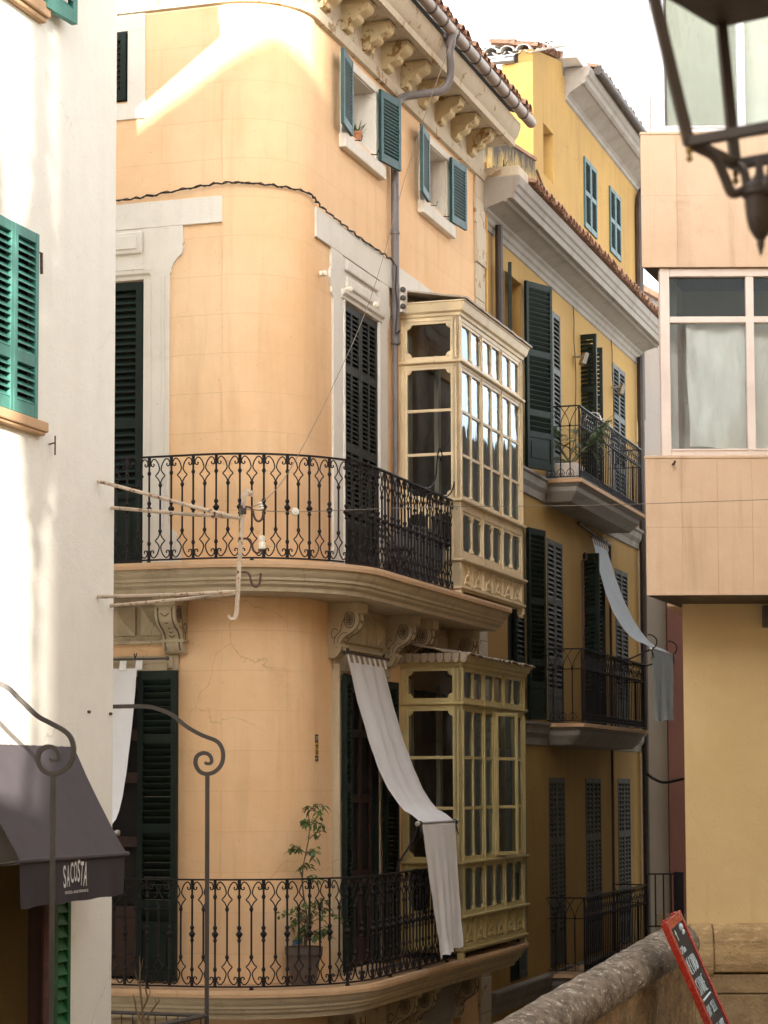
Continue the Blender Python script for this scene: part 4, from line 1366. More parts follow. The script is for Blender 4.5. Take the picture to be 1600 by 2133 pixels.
def band(z0, z1, mul_x, trans, mat, lo_cloth, x0=2.575, yb=20.065, fw=.086):
    f = MB()
    f.box(XYZ, x0, x0+fw, yb-.03, yb+.08, z0, z1)
    f.box(XYZ, x0+fw, 6, yb-.025, yb+.08, z1-.075, z1).box(XYZ, x0+fw, 6, yb-.025, yb+.08, z0, z0+.05)
    for x in mul_x: f.box(XYZ, x-.036, x+.036, yb-.02, yb+.075, z0+.05, z1-.075)
    if trans: f.box(XYZ, x0+fw, 6, yb-.018, yb+.07, trans-.028, trans+.028)
    f.add([(x0, yb+.08, z0), (x0, yb+.08, z1), (x0+.45, yb+1.2, z1), (x0+.45, yb+1.2, z0)], [(0, 1, 2, 3)])
    WF = build(f, 'window_frame', mat, MO, bevel=.006)
    xs = [x0+fw]+list(mul_x)+[6]
    for a, b in zip(xs[:-1], xs[1:]):
        if trans: build(MB().add([(a, yb+.03, trans), (b, yb+.03, trans), (b, yb+.03, z1-.05), (a, yb+.03, z1-.05)], [(0, 1, 2, 3)]) or _q((a, b, yb+.03, trans, z1-.05)), 'window_pane', M['glass_dark'], WF)
        build(_q((a, b, yb+.03, z0+.02, trans or z1-.05)), 'window_pane', M['glass_flat'], WF)
        bead = MB()
        for (c, e) in ((z0+.05, (trans or z1-.09)-.028 if trans else z1-.09),):
            bead.box(XYZ, a+.0, b-.036 if b < 6 else b, yb-.035, yb-.02, c-.004, c+.012)
        build(bead, 'sill', mat, WF)
    return WF, xs


def _q(t):
    a, b, y, z0, z1 = t
    m_ = MB(); m_.add([(a, y, z0), (b, y, z0), (b, y, z1), (a, y, z1)], [(0, 1, 2, 3)])
    return m_


WF, xs = band(5.17, 6.858, [3.27, 4.05, 4.85], 6.395, fr_, True, 2.468)
build(MB().box(XYZ, 2.72, 5.9, 20.95, 21.0, 5.17, 6.85), 'room_wall', M['white'], MO)
build(MB().box(XYZ, 2.56, 2.66, 20.35, 20.42, 5.18, 6.85), 'inner_post', M['white'], MO)
def sheet(x, y):  # creased bed sheet pinned inside the window
    X = 2.71+(3.24-2.71)*x+.03*(1-y)*(1-x)*.8
    Zz = 5.27+(6.40-5.27)*y - .03*(1-y)*x
    w_ = -.038*sin((x*1.4+(y)*1.9)*4.3)*(1-.5*y)+.012*sin((x*2.6-y*1.5)*6+1)+.004*sin(x*31+y*9)+.012*mnoise.noise(Vector((x*3.2+y*1.5, y*3.4, 1)))+.006*mnoise.noise(Vector((x*9, y*8, 5)))
    return Vector((X, 20.165+w_, Zz))
build(MB().grid(sheet, 40, 40), 'hanging_sheet', M['sheet'], MO, smooth='all')
build(MB().grid(lambda x, y: Vector((3.31+.70*x, 20.25+.02*sin(x*9+y*5)+.01*sin(y*22), 5.21+1.19*y)), 24, 24), 'hanging_sheet', M['sheet'], MO, smooth='all')
WF, xs = band(8.09, 10.2, [3.225, 4.05, 4.9], None, wf_, False, 2.41, 20.065, .125)
build(MB().grid(lambda x, y: Vector((2.58+3*x, 20.20+.012*sin(x*34)+.006*sin(x*83+2), 8.12+2.0*y)), 160, 2), 'curtain', M['greencurt'], MO, smooth='all')
build(MB().box(XYZ, 2.75, 5.9, 21.1, 21.2, 8.09, 10.1), 'room_wall', M['white'], MO)
bx = MB().box(XYZ, 3.475, 3.75, 20.80, 20.9, 3.70, 3.90).lathe((3.53, 20.80, 3.755), [(.001, 0), (.024, .0), (.024, .01), (.001, .012)], 12, Vector((0, -1, 0)))
build(bx, 'meter_box', M['greyiron'], MO, bevel=.006)
build(MB().lathe((3.655, 20.9, 3.31), [(.03, 0), (.03, .03), (.012, .035)], 10, Vector((0, -1, 0))), 'pipe_stub', M['brownpipe'], MO)
p0 = at(1402, 967, 20.0)
build(MB().tube([p0, p0+Vector((0, -.07, -.01)), p0+Vector((.01, -.075, .02))], .011, 6), 'wall_hook', M['rustdk'], MO)
# sandstone plinth
pl = MB()
pl.sweep(lambda q, d, h: Vector((q, 20.9-d, h)), [2.76, 2.955], [(0, .50), (.16, .56), (.20, .64), (.21, .74), (.20, .86), (.15, .97), (.05, 1.01), (0, 1.01)])
pl.sweep(lambda q, d, h: Vector((q, 20.9-d, h)), [2.965, 9.4], [(0, .55), (.14, .58), (.17, .65), (.18, .74), (.18, .86), (.14, .97), (.05, 1.01), (0, 1.01)])
PL = build(pl, 'plinth_moulding', M['plinth'], MO, bevel=.01)
for z0, z1 in ((-.06, -.0), (.0, .38), (.385, .56)):
    xx = 2.80
    while xx < 6:
        e = xx+random.uniform(.7, 1.2)
        build(MB().box(XYZ, xx, e-.006, 20.78+random.uniform(-.008, .008), 20.9, z0, z1-.004), 'plinth_block', M['plinthb'], MO, bevel=.012)
        xx = e

# ================================================================== CREAM BUILDING on the left
CM = root('cream_building', CRM(0, 0, -3.5), 'cream rendered building at the left edge with turquoise louvred shutters', 'building')
cm = MB().walls(CRM, [-14, 0], [-3.5, 10.3], [(-2.17, -1.41, 4.88, 6.22, .05), (-2.17, -1.40, 7.95, 9.4, .25), (-4.6, -.80, -2.0, 1.72, .6)])
cm.add([CRM(0, 0, -3.5), CRM(0, 0, 10.3), CRM(0, -9, 10.3), CRM(0, -9, -3.5)], [(0, 1, 2, 3)])
cm.add([CRM(-14, 0, -3.5), CRM(-14, 0, 10.3), CRM(-14, -9, 10.3), CRM(-14, -9, -3.5)], [(0, 1, 2, 3)])
build(cm, 'wall', M['cream'], CM)
for h in ((-2.17, -1.41, 4.88, 6.22, .05), (-2.17, -1.40, 7.95, 9.4, .25), (-4.6, -.80, -2.0, 1.72, .6)): back(CRM, h[0], h[1], h[2], h[3], -h[4], CM, M['door_dark'] if h[2] < 0 else M['dark'])
build(MB().sweep(CRM, [-14.3, .45], [(-.3, 10.12), (.60, 10.16), (.68, 10.2), (.68, 10.34), (-.3, 10.34)]), 'eaves', M['cornice'], CM)
build(MB().box(CRM, -14.3, .45, -9, .66, 10.345, 10.5), 'roof', M['tile'], CM)
build(MB().box(CRM, -2.35, -1.29, 0, .07, 4.80, 4.875).box(CRM, -2.35, -1.31, 0, .055, 4.775, 4.80), 'sill', M['ledge'], CM, bevel=.01)
build(MB().box(CRM, -2.35, -1.32, 0, .075, 7.84, 7.94).box(CRM, -2.35, -1.34, 0, .05, 7.80, 7.84), 'sill', M['ledge'], CM, bevel=.012)
for a, b in ((-1.79, -1.41), (-2.17, -1.795)): shutter(CRM, a, b, 4.885, 6.225, .015, M['brightgreen'], CM, pitch=.052, mids=(.30,), th=.05, st=.05, label='turquoise shutter with gapped louvres')
shutter(hinge(CRM, -1.40, .03, radians(6)), 0, .42, 7.90, 9.38, .03, M['brightgreen'], CM, pitch=.06, mids=(.4,), th=.05, st=.06)
build(MB().tube([CRM(-1.40, .01, 6.10), CRM(-1.36, .03, 6.10), CRM(-1.355, .03, 5.95)], .012, 5), 'shutter_stay', M['rustdk'], CM)
build(MB().tube([CRM(-1.15, .0, 4.74), CRM(-1.15, .05, 4.75)], .007, 4).tube([CRM(-1.15, .05, 4.66), CRM(-1.15, .05, 4.80)], .008, 4), 'wall_hook', M['rustdk'], CM)
for px, py in ((183, 1483), (228, 1487)):
    q = hit(px, py, K, r)
    build(MB().lathe(q, [(.012, 0), (.012, .02), (.004, .025)], 6, r), 'wall_bolt', M['rustdk'], CM)
shutter(CRM, -1.06, -.80, -1.5, 1.70, .02, paint('deep_green_paint', (.015, .10, .035), .4), CM, pitch=.085, mids=(.3, .6), th=.04, st=.05)
build(MB().box(CRM, -.84, -.802, -.6, -.01, -2.0, 1.72), 'door_jamb', plaster('ochre_doorway', (.34, .23, .085), (.26, .17, .06)), CM)
build(MB().box(CRM, -1.22, -1.07, -.1, .03, -2.0, 1.72).box(CRM, -2.42, -2.3, -.1, .03, -2, 1.72), 'door_frame', M['wood'], CM, bevel=.01)
build(MB().tube([CRM(-1.24, .05, -2.0), CRM(-1.24, .05, 1.75)], .03, 8), 'pole', M['rustdk'], CM)

# ------------------------------------------------------------------ awning of the cafe
AW = root('awning', CRM(-1.58, 0, 1.4), 'dark grey canvas awning with white lettering on its valance over the cafe door', 'awning')
a0, a1 = -2.44, -.735
def aw(x, y):
    s = a0+(a1-a0)*x
    sag = .022*sin(pi*y)*(1+.3*sin(x*9))
    return CRM(s, .02+.42*y, 2.555-.77*y-sag+.010*(mnoise.noise(Vector((x*9+y*2, y*2.2, 0))))*(.3+y)+.004*mnoise.noise(Vector((x*30+y*9, y*5, 3))))
build(MB().grid(aw, 60, 16), 'canopy', M['awn'], AW, smooth='all')
def va(x, y):
    s = a0+.01+(a1-a0-.02)*x
    k = 1-y
    return CRM(s, .437+.010*k*sin(x*17+1)*(.4+k)+.006*sin(x*41)*k, 1.765-(.282+.02*(1-x)+.004*sin(x*23))*k)
VA = build(MB().grid(va, 70, 8), 'valance', M['awnd'], AW, smooth='all')
ar_ = MB().tube([CRM(a0-.02, .44, 1.775), CRM(a1+.035, .44, 1.775)], .019, 8)
build(ar_, 'front_bar', M['awn'], AW, smooth=True)
for s in (a0+.03, a1-.03): build(MB().tube([CRM(s, .0, 1.72), CRM(s, .42, 1.77)], .012, 6), 'support_arm', M['greyiron'], AW)


def text_mesh(txt, F, s0, h0, width, height, mat, par, name='lettering', slant=0.0, d=.0, rise=0.0):
    cu = bpy.data.curves.new('t', 'FONT')
    cu.body = txt
    cu.size = 1
    cu.offset = .012
    cu.resolution_u = 3
    to = bpy.data.objects.new('t', cu)
    COL.objects.link(to)
    dg = bpy.context.evaluated_depsgraph_get()
    me = bpy.data.meshes.new_from_object(to.evaluated_get(dg))
    bpy.data.objects.remove(to)
    xs_ = [v.co.x for v in me.vertices]; ys_ = [v.co.y for v in me.vertices]
    x0_, x1_, y0_, y1_ = min(xs_), max(xs_), min(ys_), max(ys_)
    mb = MB()
    mb.add([F(s0+(v.co.x-x0_)/(x1_-x0_)*width, d, h0+(v.co.y-y0_)/(y1_-y0_)*height+rise*(v.co.x-x0_)/(x1_-x0_)) for v in me.vertices], [tuple(p.vertices) for p in me.polygons])
    return build(mb, name, mat, par, normals=False)


# lettering follows the valance cloth
def VF(s, d, h):
    x = (s-a0-.01)/(a1-a0-.02)
    k = (1.765-h)/.30
    return CRM(s, .437+.010*k*sin(x*17+1)*(.4+k)+.006*sin(x*41)*k+.006, h)
def vs(px): return (hit(px, 1840, K+r*.45, r)-K).dot(u)
ls = vs(133)
lw = (vs(185.5)-vs(133))/7
for i, ch in enumerate('SACOSTA'):
    wd = lw*.95
    text_mesh(ch, VF, ls, 1.572+(.03 if i in (2, 3, 4) else 0)+(.006 if i % 2 else 0), wd*.86, (.155, .148, .142, .142, .16, .165, .168)[i], M['letter'], VA)
    ls += lw
text_mesh('FOOD AND DRINKS', VF, vs(136), 1.530, vs(187)-vs(136), .019, M['letter'], VA)

OH = root('opposite_house', (4.2, 31, -3.5), 'lower plain house along the right side of the lane beyond the modern building', 'house')
build(plan_prism(MB(), [(2.743+SL*3.7, 24.6), (9.5, 24.6), (12, 38), (2.743+SL*17.1, 38)], -3.5, 7.0), 'wall', M['cream'], OH)

# ================================================================== CLOTH SUNSHADES
def interp(t, tab):
    for (a, b), (c, e) in zip(tab[:-1], tab[1:]):
        if t <= c: return b+(e-b)*(t-a)/(c-a)
    return tab[-1][1]


def sunshade(name, label, F, s0, s1, d0, h0, d1, h1, hang, mat, tabs=7, shift=0.0, seed=1, taper=0.0, rod_ext=.12, drift=(0, 0), spread=0.0, group=None):
    rt_ = root(name, F((s0+s1)/2, d1, h1-hang), label, 'sunshade', group)
    rnd = random.Random(seed)
    prof = [(0, 0), (.25, .11), (.48, .245), (.66, .375), (.79, .51), (.88, .64), (.94, .77), (.98, .91), (1.0, 1.0)]
    L1 = sqrt((h0-h1)**2+(d1-d0)**2)
    tot = L1+hang
    ph = [rnd.uniform(0, 6) for _ in range(4)]
    def fn(x, y):
        t = y*tot
        s = s0+(s1-s0)*x+spread*x*min(1, t/L1)
        wk = .010*mnoise.noise(Vector((x*4+seed, t*1.6, seed)))+.005*mnoise.noise(Vector((x*11+t*2, t*4.5, seed)))
        if t < L1:
            v = t/L1
            d = d0+(d1-d0)*interp(v, prof)
            h = h0+(h1-h0)*v
            amp = .008*(1-v)**.8+.0015
            d += amp*sin(x*2*pi*tabs*.5+ph[0])+.006*sin(x*9+ph[1]+v*3)
            s += shift*v; d += wk*(.5+v)
            if v > .93: h += .02*sin(min(1, (v-.93)/.07)*pi)*1
        else:
            v = (t-L1)/hang
            d = d1+.012+.028*v*sin(x*11+ph[2])*(.35+.65*v)+.012*v*sin(x*27+ph[3])
            h = h1-(t-L1)+.05*hang*v*(x-.5)*1.2+.01*sin(x*25)*v
            s += shift+.04*v*sin(x*5+ph[0])-taper*v*(x-.5)+drift[0]*v
            d += drift[1]*v+wk*1.6*(.3+v)
        return F(s, d, h)
    CL = build(MB().grid(fn, 64, 90), 'cloth', mat, rt_, smooth='all')
    for i in range(tabs+1):
        a = s0+(s1-s0)*(i+.0)/tabs*.985
        wd = (s1-s0)/tabs*.42
        build(MB().grid(lambda x, y: F(a+wd*x, d0+.010*cos(y*pi)+.006*sin(x*3), h0-.015+.105*y), 3, 6), 'tab', mat, CL, smooth='all')
    build(MB().tube([F(s0-rod_ext, d0, h0+.085), F(s1+rod_ext, d0, h0+.085)], .011, 7).ball(F(s0-rod_ext, d0, h0+.085), .02, 7).ball(F(s1+rod_ext, d0, h0+.085), .02, 7), 'curtain_rod', M['greyiron'], rt_)
    bar = MB().tube([F(s0+shift-.09, d1, h1-.012), F(s1+shift+spread+.09, d1, h1-.012)], .017, 8)
    for s in (s0+shift-.09, s1+shift+spread+.09): bar.lathe(F(s-.02, d1, h1-.012), [(.01, 0), (.026, .004), (.026, .036), (.01, .04)], 9, F(1, 0, 0)-F(0, 0, 0))
    build(bar, 'lower_rod', M['rod'], rt_, smooth=True)
    tie = MB()
    for s in (s0+.01, s1-.02):
        c = F(s, d0, h0+.085)
        tie.tube([c+Z*.05-u*.03, c, c+Z*.055+u*.03], .006, 4)
    for s in (s0+shift-.03, s1+shift+spread+.03):
        c = F(s, d1, h1-.012)
        for k in range(3): tie.tube([c+Vector((.022*cos(t), .022*sin(t)*0, .022*sin(t)))+(F(.01*k, 0, 0)-F(0, 0, 0)) for t in [2*pi*i/8 for i in range(9)]], .006, 4)
        tie.tube([c, c-Z*.06+(F(.015, .02, 0)-F(0, 0, 0)), c-Z*.13+(F(.03, .03, 0)-F(0, 0, 0))], .008, 4)
        tie.tube([c, c-Z*.08+(F(-.015, .02, 0)-F(0, 0, 0)), c-Z*.15], .007, 4)
    build(tie, 'tie', M['cable'], rt_)
    return rt_


tS0, tH0 = ps(724, 1378, .14)
tS1, _ = ps(801, 1384, .14)
rS0, rH = ps(876, 1713, .76)
rS1, _ = ps(946, 1708, .76)
_, bH = ps(900, 1990, .76)
SS = sunshade('sunshade', 'long white linen cloth sagging from the door top over the lower street side balcony rail', ST, tS0, tS1, .14, tH0, .76, rH, rH-bH, M['linen'], 7, rS0-tS0-.0, 3, .34, drift=(.10, .085))
arm = MB().tube([ST(a.x, a.y, a.z) for a in spl([(rS0-.28, .60, 1.44), (rS0-.22, .62, 1.55), (rS0-.10, .70, 1.72), (rS0-.06, .76, rH-.02)], 5)], .010, 6)
build(arm, 'support_arm', M['iron'], SS)
arm = MB().tube([ST(a.x, a.y, a.z) for a in spl([(rS1-.05, .60, 1.44), (rS1+.02, .64, 1.56), (rS1+.06, .72, 1.75), (rS1+.06, .76, rH-.02)], 5)], .010, 6)
build(arm, 'support_arm', M['iron'], SS)
q0 = hit(286, 1392, A-u*.12, u)
q1 = hit(276, 1732, A-u*.72, u)
tt = (q0-A).dot(r)
SS2 = sunshade('sunshade', 'white linen cloth in front of the left lower door, half hidden by the cream wall', FT, tt-1.15, tt, .12, q0.z, .74, q1.z, .9, M['linen'], 7, .0, 5, .0, .30)
arm = MB().tube([FT(a.x, a.y, a.z) for a in spl([(tt+.12, .60, 1.43), (tt+.02, .63, 1.52), (tt+.0, .70, 1.7), (tt+.04, .74, q1.z-.02)], 5)], .010, 6)
build(arm, 'support_arm', M['iron'], SS2)
a0_, hA = ps(1240, 1132, .14)
b0_, hB = ps(1362, 1350, 1.05)
b1_, _ = ps(1404, 1352, 1.05)
_, hC = ps(1380, 1500, 1.05)
SS3 = sunshade('sunshade', 'narrow pale blue cloth swung far out from the middle balcony of the yellow house', YF, a0_, a0_+.98, .14, hA, 1.05, hB, hB-hC, M['blue'], 6, b0_-a0_, 9, .06, spread=(b1_-b0_)-.98)
for s in (b0_, b1_):
    p = [(s-.35, .52, 4.05), (s-.2, .70, 4.02), (s-.05, .92, 4.12), (s, 1.05, hB-.01)]
    build(MB().tube([YF(a.x, a.y, a.z) for a in spl(p, 5)], .012, 6).tube([YF(s+.03, 1.05+.13*sin(t)-.06, hB+.12*(1-cos(t))*.9-.02) for t in [pi*.1*i for i in range(11)]], .01, 5), 'support_arm', M['iron'], SS3)

# ================================================================== PLANTS
def leaf(mb, base, dirv, ln, wd, droop=.3, twist=None):
    dirv = dirv.normalized()
    side = dirv.cross(Vector((0, 0, 1)))
    if side.length < .01: side = Vector((1, 0, 0))
    side.normalize()
    if twist: side = Matrix.Rotation(twist, 3, dirv) @ side
    a = base
    m1 = base+dirv*ln*.45-Z*droop*ln*.15
    m2 = base+dirv*ln*.75-Z*droop*ln*.4
    t = base+dirv*ln-Z*droop*ln*.75
    mb.add([a, m1+side*wd*.5, m1-side*wd*.5, m2+side*wd*.36, m2-side*wd*.36, t], [(0, 2, 1), (1, 2, 4, 3), (3, 4, 5)])


def rv(rnd, z0=-.3, z1=.7):
    a = rnd.uniform(0, 2*pi)
    return Vector((cos(a), sin(a), rnd.uniform(z0, z1))).normalized()


c0 = MN(LA*.615, .24, .465)
PL1 = root('potted_ficus', c0, 'young weeping fig in a grey brown plastic pot behind the lower balcony railing', 'potted plant')
build(MB().lathe(c0, [(.11, .0), (.115, .01), (.155, .27), (.172, .275), (.176, .345), (.16, .345), (.155, .30), (.01, .295)], 20), 'pot', M['pot'], PL1, smooth=True)
build(MB().lathe(c0, [(.15, .298), (.01, .305)], 14), 'soil', M['soil'], PL1)
rnd = random.Random(4)
tr = MB(); lf_ = MB()
stem = [c0+Vector((.03*sin(k*.9), .03*cos(k*1.3)*.6, .3+1.27*k/10)) + r*(.012*k*.25) for k in range(11)]
tr.tube(stem, [.011-.0007*k for k in range(11)], 5)
for k in range(4):
    a = rnd.uniform(0, 6.28)
    tr.tube([c0+Vector((.02*cos(a), .02*sin(a), .3)), c0+Vector((.08*cos(a), .08*sin(a), .55+.05*k))], .006, 4)
for k in range(34):
    i = rnd.choice([1, 1, 1, 2, 2, 2, 3, 3, 4, 5, 6, 6, 7, 7, 8, 8, 9, 9, 10])
    b = stem[i]
    d_ = rv(rnd, .1, .9)
    if i < 4: d_ = (d_ - r*.25).normalized()
    ln = (.30 if i < 4 else .17)*rnd.uniform(.5, 1.15)
    p = [b, b+d_*ln*.5, b+d_*ln*.9-Z*.02, b+d_*ln*1.05-Z*.06]
    tr.tube(p, [.005, .004, .003, .002], 4)
    for j in range(rnd.randint(9, 15)):
        q = rnd.choice(p[1:])+rv(rnd, -1, 1)*.025
        leaf(lf_, q, (rv(rnd, -.7, .2)+d_*.4), rnd.uniform(.05, .085), rnd.uniform(.022, .034), rnd.uniform(.4, 1.1), rnd.uniform(-.8, .8))
build(tr, 'trunk', M['stem'], PL1)
build(lf_, 'foliage', M['leaf'], PL1, normals=False)
tg = c0+Vector((-.05, -.10, .36))
build(MB().hexa([tg+Vector(p) for p in ((-.05, 0, 0), (.04, -.01, .02), (.04, .0, .022), (-.05, .01, .002), (-.045, -.01, .05), (.045, -.02, .07), (.045, -.01, .072), (-.045, 0, .052))]), 'plant_tag', M['bluetag'], PL1)

s_, h_ = ps(741, 300, -.06)
c0 = ST(s_, -.06, 8.815)
PL2 = root('potted_herb', c0, 'small terracotta pot with spiky green herb on the attic window sill', 'potted plant')
build(MB().lathe(c0, [(.042, 0), (.062, .085), (.070, .088), (.072, .115), (.06, .115), (.055, .09), (.001, .09)], 14), 'pot', M['terra'], PL2, smooth=True)
lf_ = MB()
for k in range(42): leaf(lf_, c0+Z*.09+rv(rnd, 0, .1)*.03, rv(rnd, .5, 1.6), rnd.uniform(.10, .20), .012, rnd.uniform(.1, .6))
build(lf_, 'foliage', M['leaf'], PL2, normals=False)
st0 = ST(1.62, -.05, 8.812)
build(MB().ball(st0+Z*.018, .03, 8, .6), 'pebble', M['greystone'], None, label='small grey stone lying beside the terracotta pot on the attic sill', cat='stone', loc=st0)

for c0, lb, n_ in ((YF(6.5, .2, 9.80), 'small green weed sprouting on the stone end of the yellow eaves', 26), (at(1090, 100, 34.6), 'dry weed tuft growing on the whitewashed roof tiles', 22)):
    WD = root('weed', c0, lb, 'weed')
    lf_ = MB()
    for k in range(n_): leaf(lf_, c0+rv(rnd, 0, .1)*.05, rv(rnd, .4, 1.8), rnd.uniform(.10, .22), .018, rnd.uniform(.1, .7))
    build(lf_, 'leaves', M['leafd'], WD, normals=False)
c0 = YF(9.72, .30, 6.35)
PL3 = root('potted_palm', c0, 'fan palm in a pale rectangular planter on the top balcony of the yellow house', 'potted plant')
def pf(s, d, h): return YF(9.72+s, .30+d, 6.35+h)
pb_ = MB(); pb_.hexa([pf(-.20, -.13, 0), pf(.20, -.13, 0), pf(.20, .13, 0), pf(-.20, .13, 0), pf(-.25, -.16, .24), pf(.25, -.16, .24), pf(.25, .16, .24), pf(-.25, .16, .24)])
build(pb_, 'planter', M['whitepot'], PL3, bevel=.02)
lf_ = MB(); tr = MB()
for k in range(13):
    d_ = rv(rnd, .35, 1.5)
    ln = rnd.uniform(.32, .62)
    b = pf(rnd.uniform(-.1, .1), rnd.uniform(-.05, .05), .24)
    e = b+d_*ln
    tr.tube([b, b+d_*ln*.6, e-Z*.02], .007, 4)
    ax = d_.cross(Z).normalized()
    for i in range(15):
        a = radians(-95+190*i/14)
        dd = (d_*cos(a)+ax*sin(a)).normalized()
        leaf(lf_, e, dd, rnd.uniform(.34, .5), .035, rnd.uniform(.25, .7))
build(tr, 'stem', M['palm'], PL3)
build(lf_, 'frond', M['palm'], PL3, normals=False)

c0 = YF(11.35, .28, 6.35)
CR2 = root('drying_rack', c0, 'white wire clothes drying rack standing on the top balcony of the yellow house', 'drying rack')
dr = MB()
def df(s, d, h): return YF(11.35+s, .28+d, 6.35+h)
for s in (0, .62):
    dr.tube([df(s, -.12, 0), df(s, -.12, 1.10)] + [df(s, -.12+.12*(1-cos(t)), 1.10+.12*sin(t)) for t in (.5, 1.0, 1.57, 2.1, 2.6)] + [df(s, .12, 1.10), df(s, .12, 0)], .008, 5)
for h in (.95, 1.05, 1.13, 1.2): dr.tube([df(0, -.10, h), df(.62, -.10, h)], .005, 4)
for d in (-.1, 0, .1): dr.tube([df(0, d, 1.0), df(.62, d, 1.0)], .005, 4)
build(dr, 'frame', M['whitewire'], CR2)

# bare shrub in front of the lower balcony
c0 = at(292, 2160, 17.6)
c0 = Vector((c0.x, c0.y, -.06))
TWG = root('bare_shrub', c0, 'leafless brown twigs rising below the balcony beside the cream wall', 'shrub')
tw = MB()
def tw_px(pts, rad): tw.tube([at(x, y, 17.6) for x, y in pts], rad, 5)
tw.tube([c0, at(300, 2140, 17.6)], [.02, .012], 6)
tw_px([(300, 2140), (296, 2095), (291, 2050), (292, 2015), (290, 1990)], [.011, .009, .008, .006, .003])
tw_px([(297, 2105), (308, 2080), (304, 2062), (302, 2052)], [.008, .008, .007, .005])
tw_px([(296, 2130), (284, 2105), (281, 2085), (277, 2072)], [.009, .008, .007, .004])
tw_px([(303, 2125), (320, 2100), (332, 2085), (330, 2078)], [.008, .007, .005, .003])
tw_px([(291, 2055), (285, 2040), (281, 2020)], [.005, .004, .002]); tw_px([(320, 2100), (326, 2090), (322, 2079)], [.004, .003, .002])
tw_px([(291, 2030), (296, 2010), (298, 1996)], [.004, .003, .002]); tw_px([(308, 2080), (313, 2068), (311, 2058)], [.005, .004, .003])
tw.tube([c0+Vector((.15, 0, 0)), at(300, 2136, 17.6)], [.014, .009], 5)
build(tw, 'branch', M['twig'], TWG)

# ================================================================== RUSTY SERVICE BRACKET on the cream wall corner
w1, w2 = hit(203, 1000, K, r), hit(203, 1243, K, r)
def bx_(x, y): return at(x, y, 16.86)
BR = root('service_bracket', (w2.x, w2.y, w2.z), 'rusty white iron bracket with three hooks reaching out from the cream wall', 'bracket')
pst = MB()
top = bx_(513, 1032)
pst.tube([bx_(522, 1034), bx_(523, 1026), bx_(517, 1022), bx_(511, 1026), bx_(508, 1040), bx_(506, 1060), bx_(503, 1110), bx_(499, 1170), bx_(496, 1230), bx_(494, 1262), bx_(493, 1278), bx_(489, 1288), bx_(482, 1290), bx_(477, 1286), bx_(477, 1281)], .017, 7, flat=(1.35, .6))
build(pst, 'post', M['rust'], BR, smooth=True)
kk = K+u*.02
for wa, e in ((w1, bx_(501, 1080)), (kk-u*.0-r*.35+Z*(w1.z-.13), bx_(497, 1078)), (w2, bx_(492, 1232)), (kk-r*.35+Z*(w2.z-.06), bx_(492, 1236))):
    am = MB().tube([wa-r*.02, wa*.66+e*.34-Z*.004, wa*.33+e*.67-Z*.006, e], .0145, 7)
    build(am, 'arm', M['rust'], BR, smooth=True)
wl = MB()
for k in range(6): wl.tube([bx_(506, 1062)+Vector((.024*cos(t), -.024*sin(t), .008*k-.03)) for t in [2*pi*i/8 for i in range(9)]], .004, 4)
build(wl, 'wire_winding', M['greyiron'], BR)
for y0, ins in ((1056, 'tall'), (1122, 'jar'), (1192, None)):
    dx = 0 if y0 == 1056 else (-3 if y0 == 1122 else -6)
    pts = [(504+dx, y0), (518+dx, y0), (525+dx, y0+4), (528+dx, y0+14), (531+dx, y0+24), (538+dx, y0+30), (545+dx, y0+26), (548+dx, y0+16), (549+dx, y0+2)]
    Hk = build(MB().tube([v for v in spl([bx_(*p) for p in pts], 4)], .0085, 7).lathe(bx_(503+dx, y0), [(.014, -.01), (.014, .01)], 6, Vector((1, 0, 0))), 'hook', M['rustdk'], BR, smooth=True)
    c = bx_(549+dx, y0+4)
    if ins == 'tall': build(MB().lathe(c+Vector((-.012, 0, -.01)), [(.008, 0), (.022, .012), (.015, .022), (.022, .034), (.012, .042), (.018, .056), (.005, .064)], 10, Vector((-.25, -.2, 1))), 'insulator', M['porc'], Hk, smooth=True)
    if ins == 'jar': build(MB().lathe(c+Vector((0, 0, -.065)), [(.02, 0), (.026, .004), (.026, .05), (.022, .056), (.026, .064), (.024, .098), (.012, .104)], 12), 'insulator', M['porc'], Hk, smooth=True)
build(MB().tube([bx_(447, 1066), bx_(447, 1074), bx_(444, 1078), bx_(441, 1074)], .009, 6), 'clip', M['rustdk'], BR)

# wires
def wire(name, pts, rad, mat, label, cat='wire', n=8):
    p = spl(pts, n)
    return build(MB().tube(p, rad, 5), name, mat, None, label=label, cat=cat, loc=p[0])
e = Vector((4.0, 20.0, at(1600, 1036, 20.0).z))
a_ = bx_(508, 1060)
md = at(615, 1066, 17.1)
wire('overhead_wire', [a_, md, at(900, 1056, 17.8), at(1250, 1052, 19.0), e], .003, M['wire'], 'thin pale wire stretched across the street from the rusty bracket to the salmon building')
IN = root('disc_insulator', md, 'round cream porcelain insulator strung on the thin overhead wire before the railing', 'insulator')
build(MB().lathe(md, [(.005, -.012), (.026, -.012), (.031, -.006), (.024, 0), (.031, .006), (.026, .012), (.010, .013), (.009, .018), (.004, .018)], 16, Vector((.25, -1, .12))), 'disc', M['porc'], IN, smooth=True)
wire('guy_wire', [bx_(509, 1058), bx_(545, 1046), at(600, 985, 17.5), at(690, 812, 18.5), at(775, 612, 19.6), at(850, 350, 20.8), at(915, 155, 21.8), at(1000, -60, 23)], .003, M['wire'], 'thin slack wire rising diagonally from the rusty bracket past the rounded corner')
qb = [(-1.6, 7.83), (-1.05, 7.815), (-.75, 7.83), (-.35, 7.87), (0.0, 7.895), (.25, 7.885), (.55, 7.875), (LA*.85, 7.87), (LA+.05, 7.82), (LA+.6, 7.80), (LA+1.2, 7.79), (LA+1.8, 7.79), (LA+2.32, 7.80)]
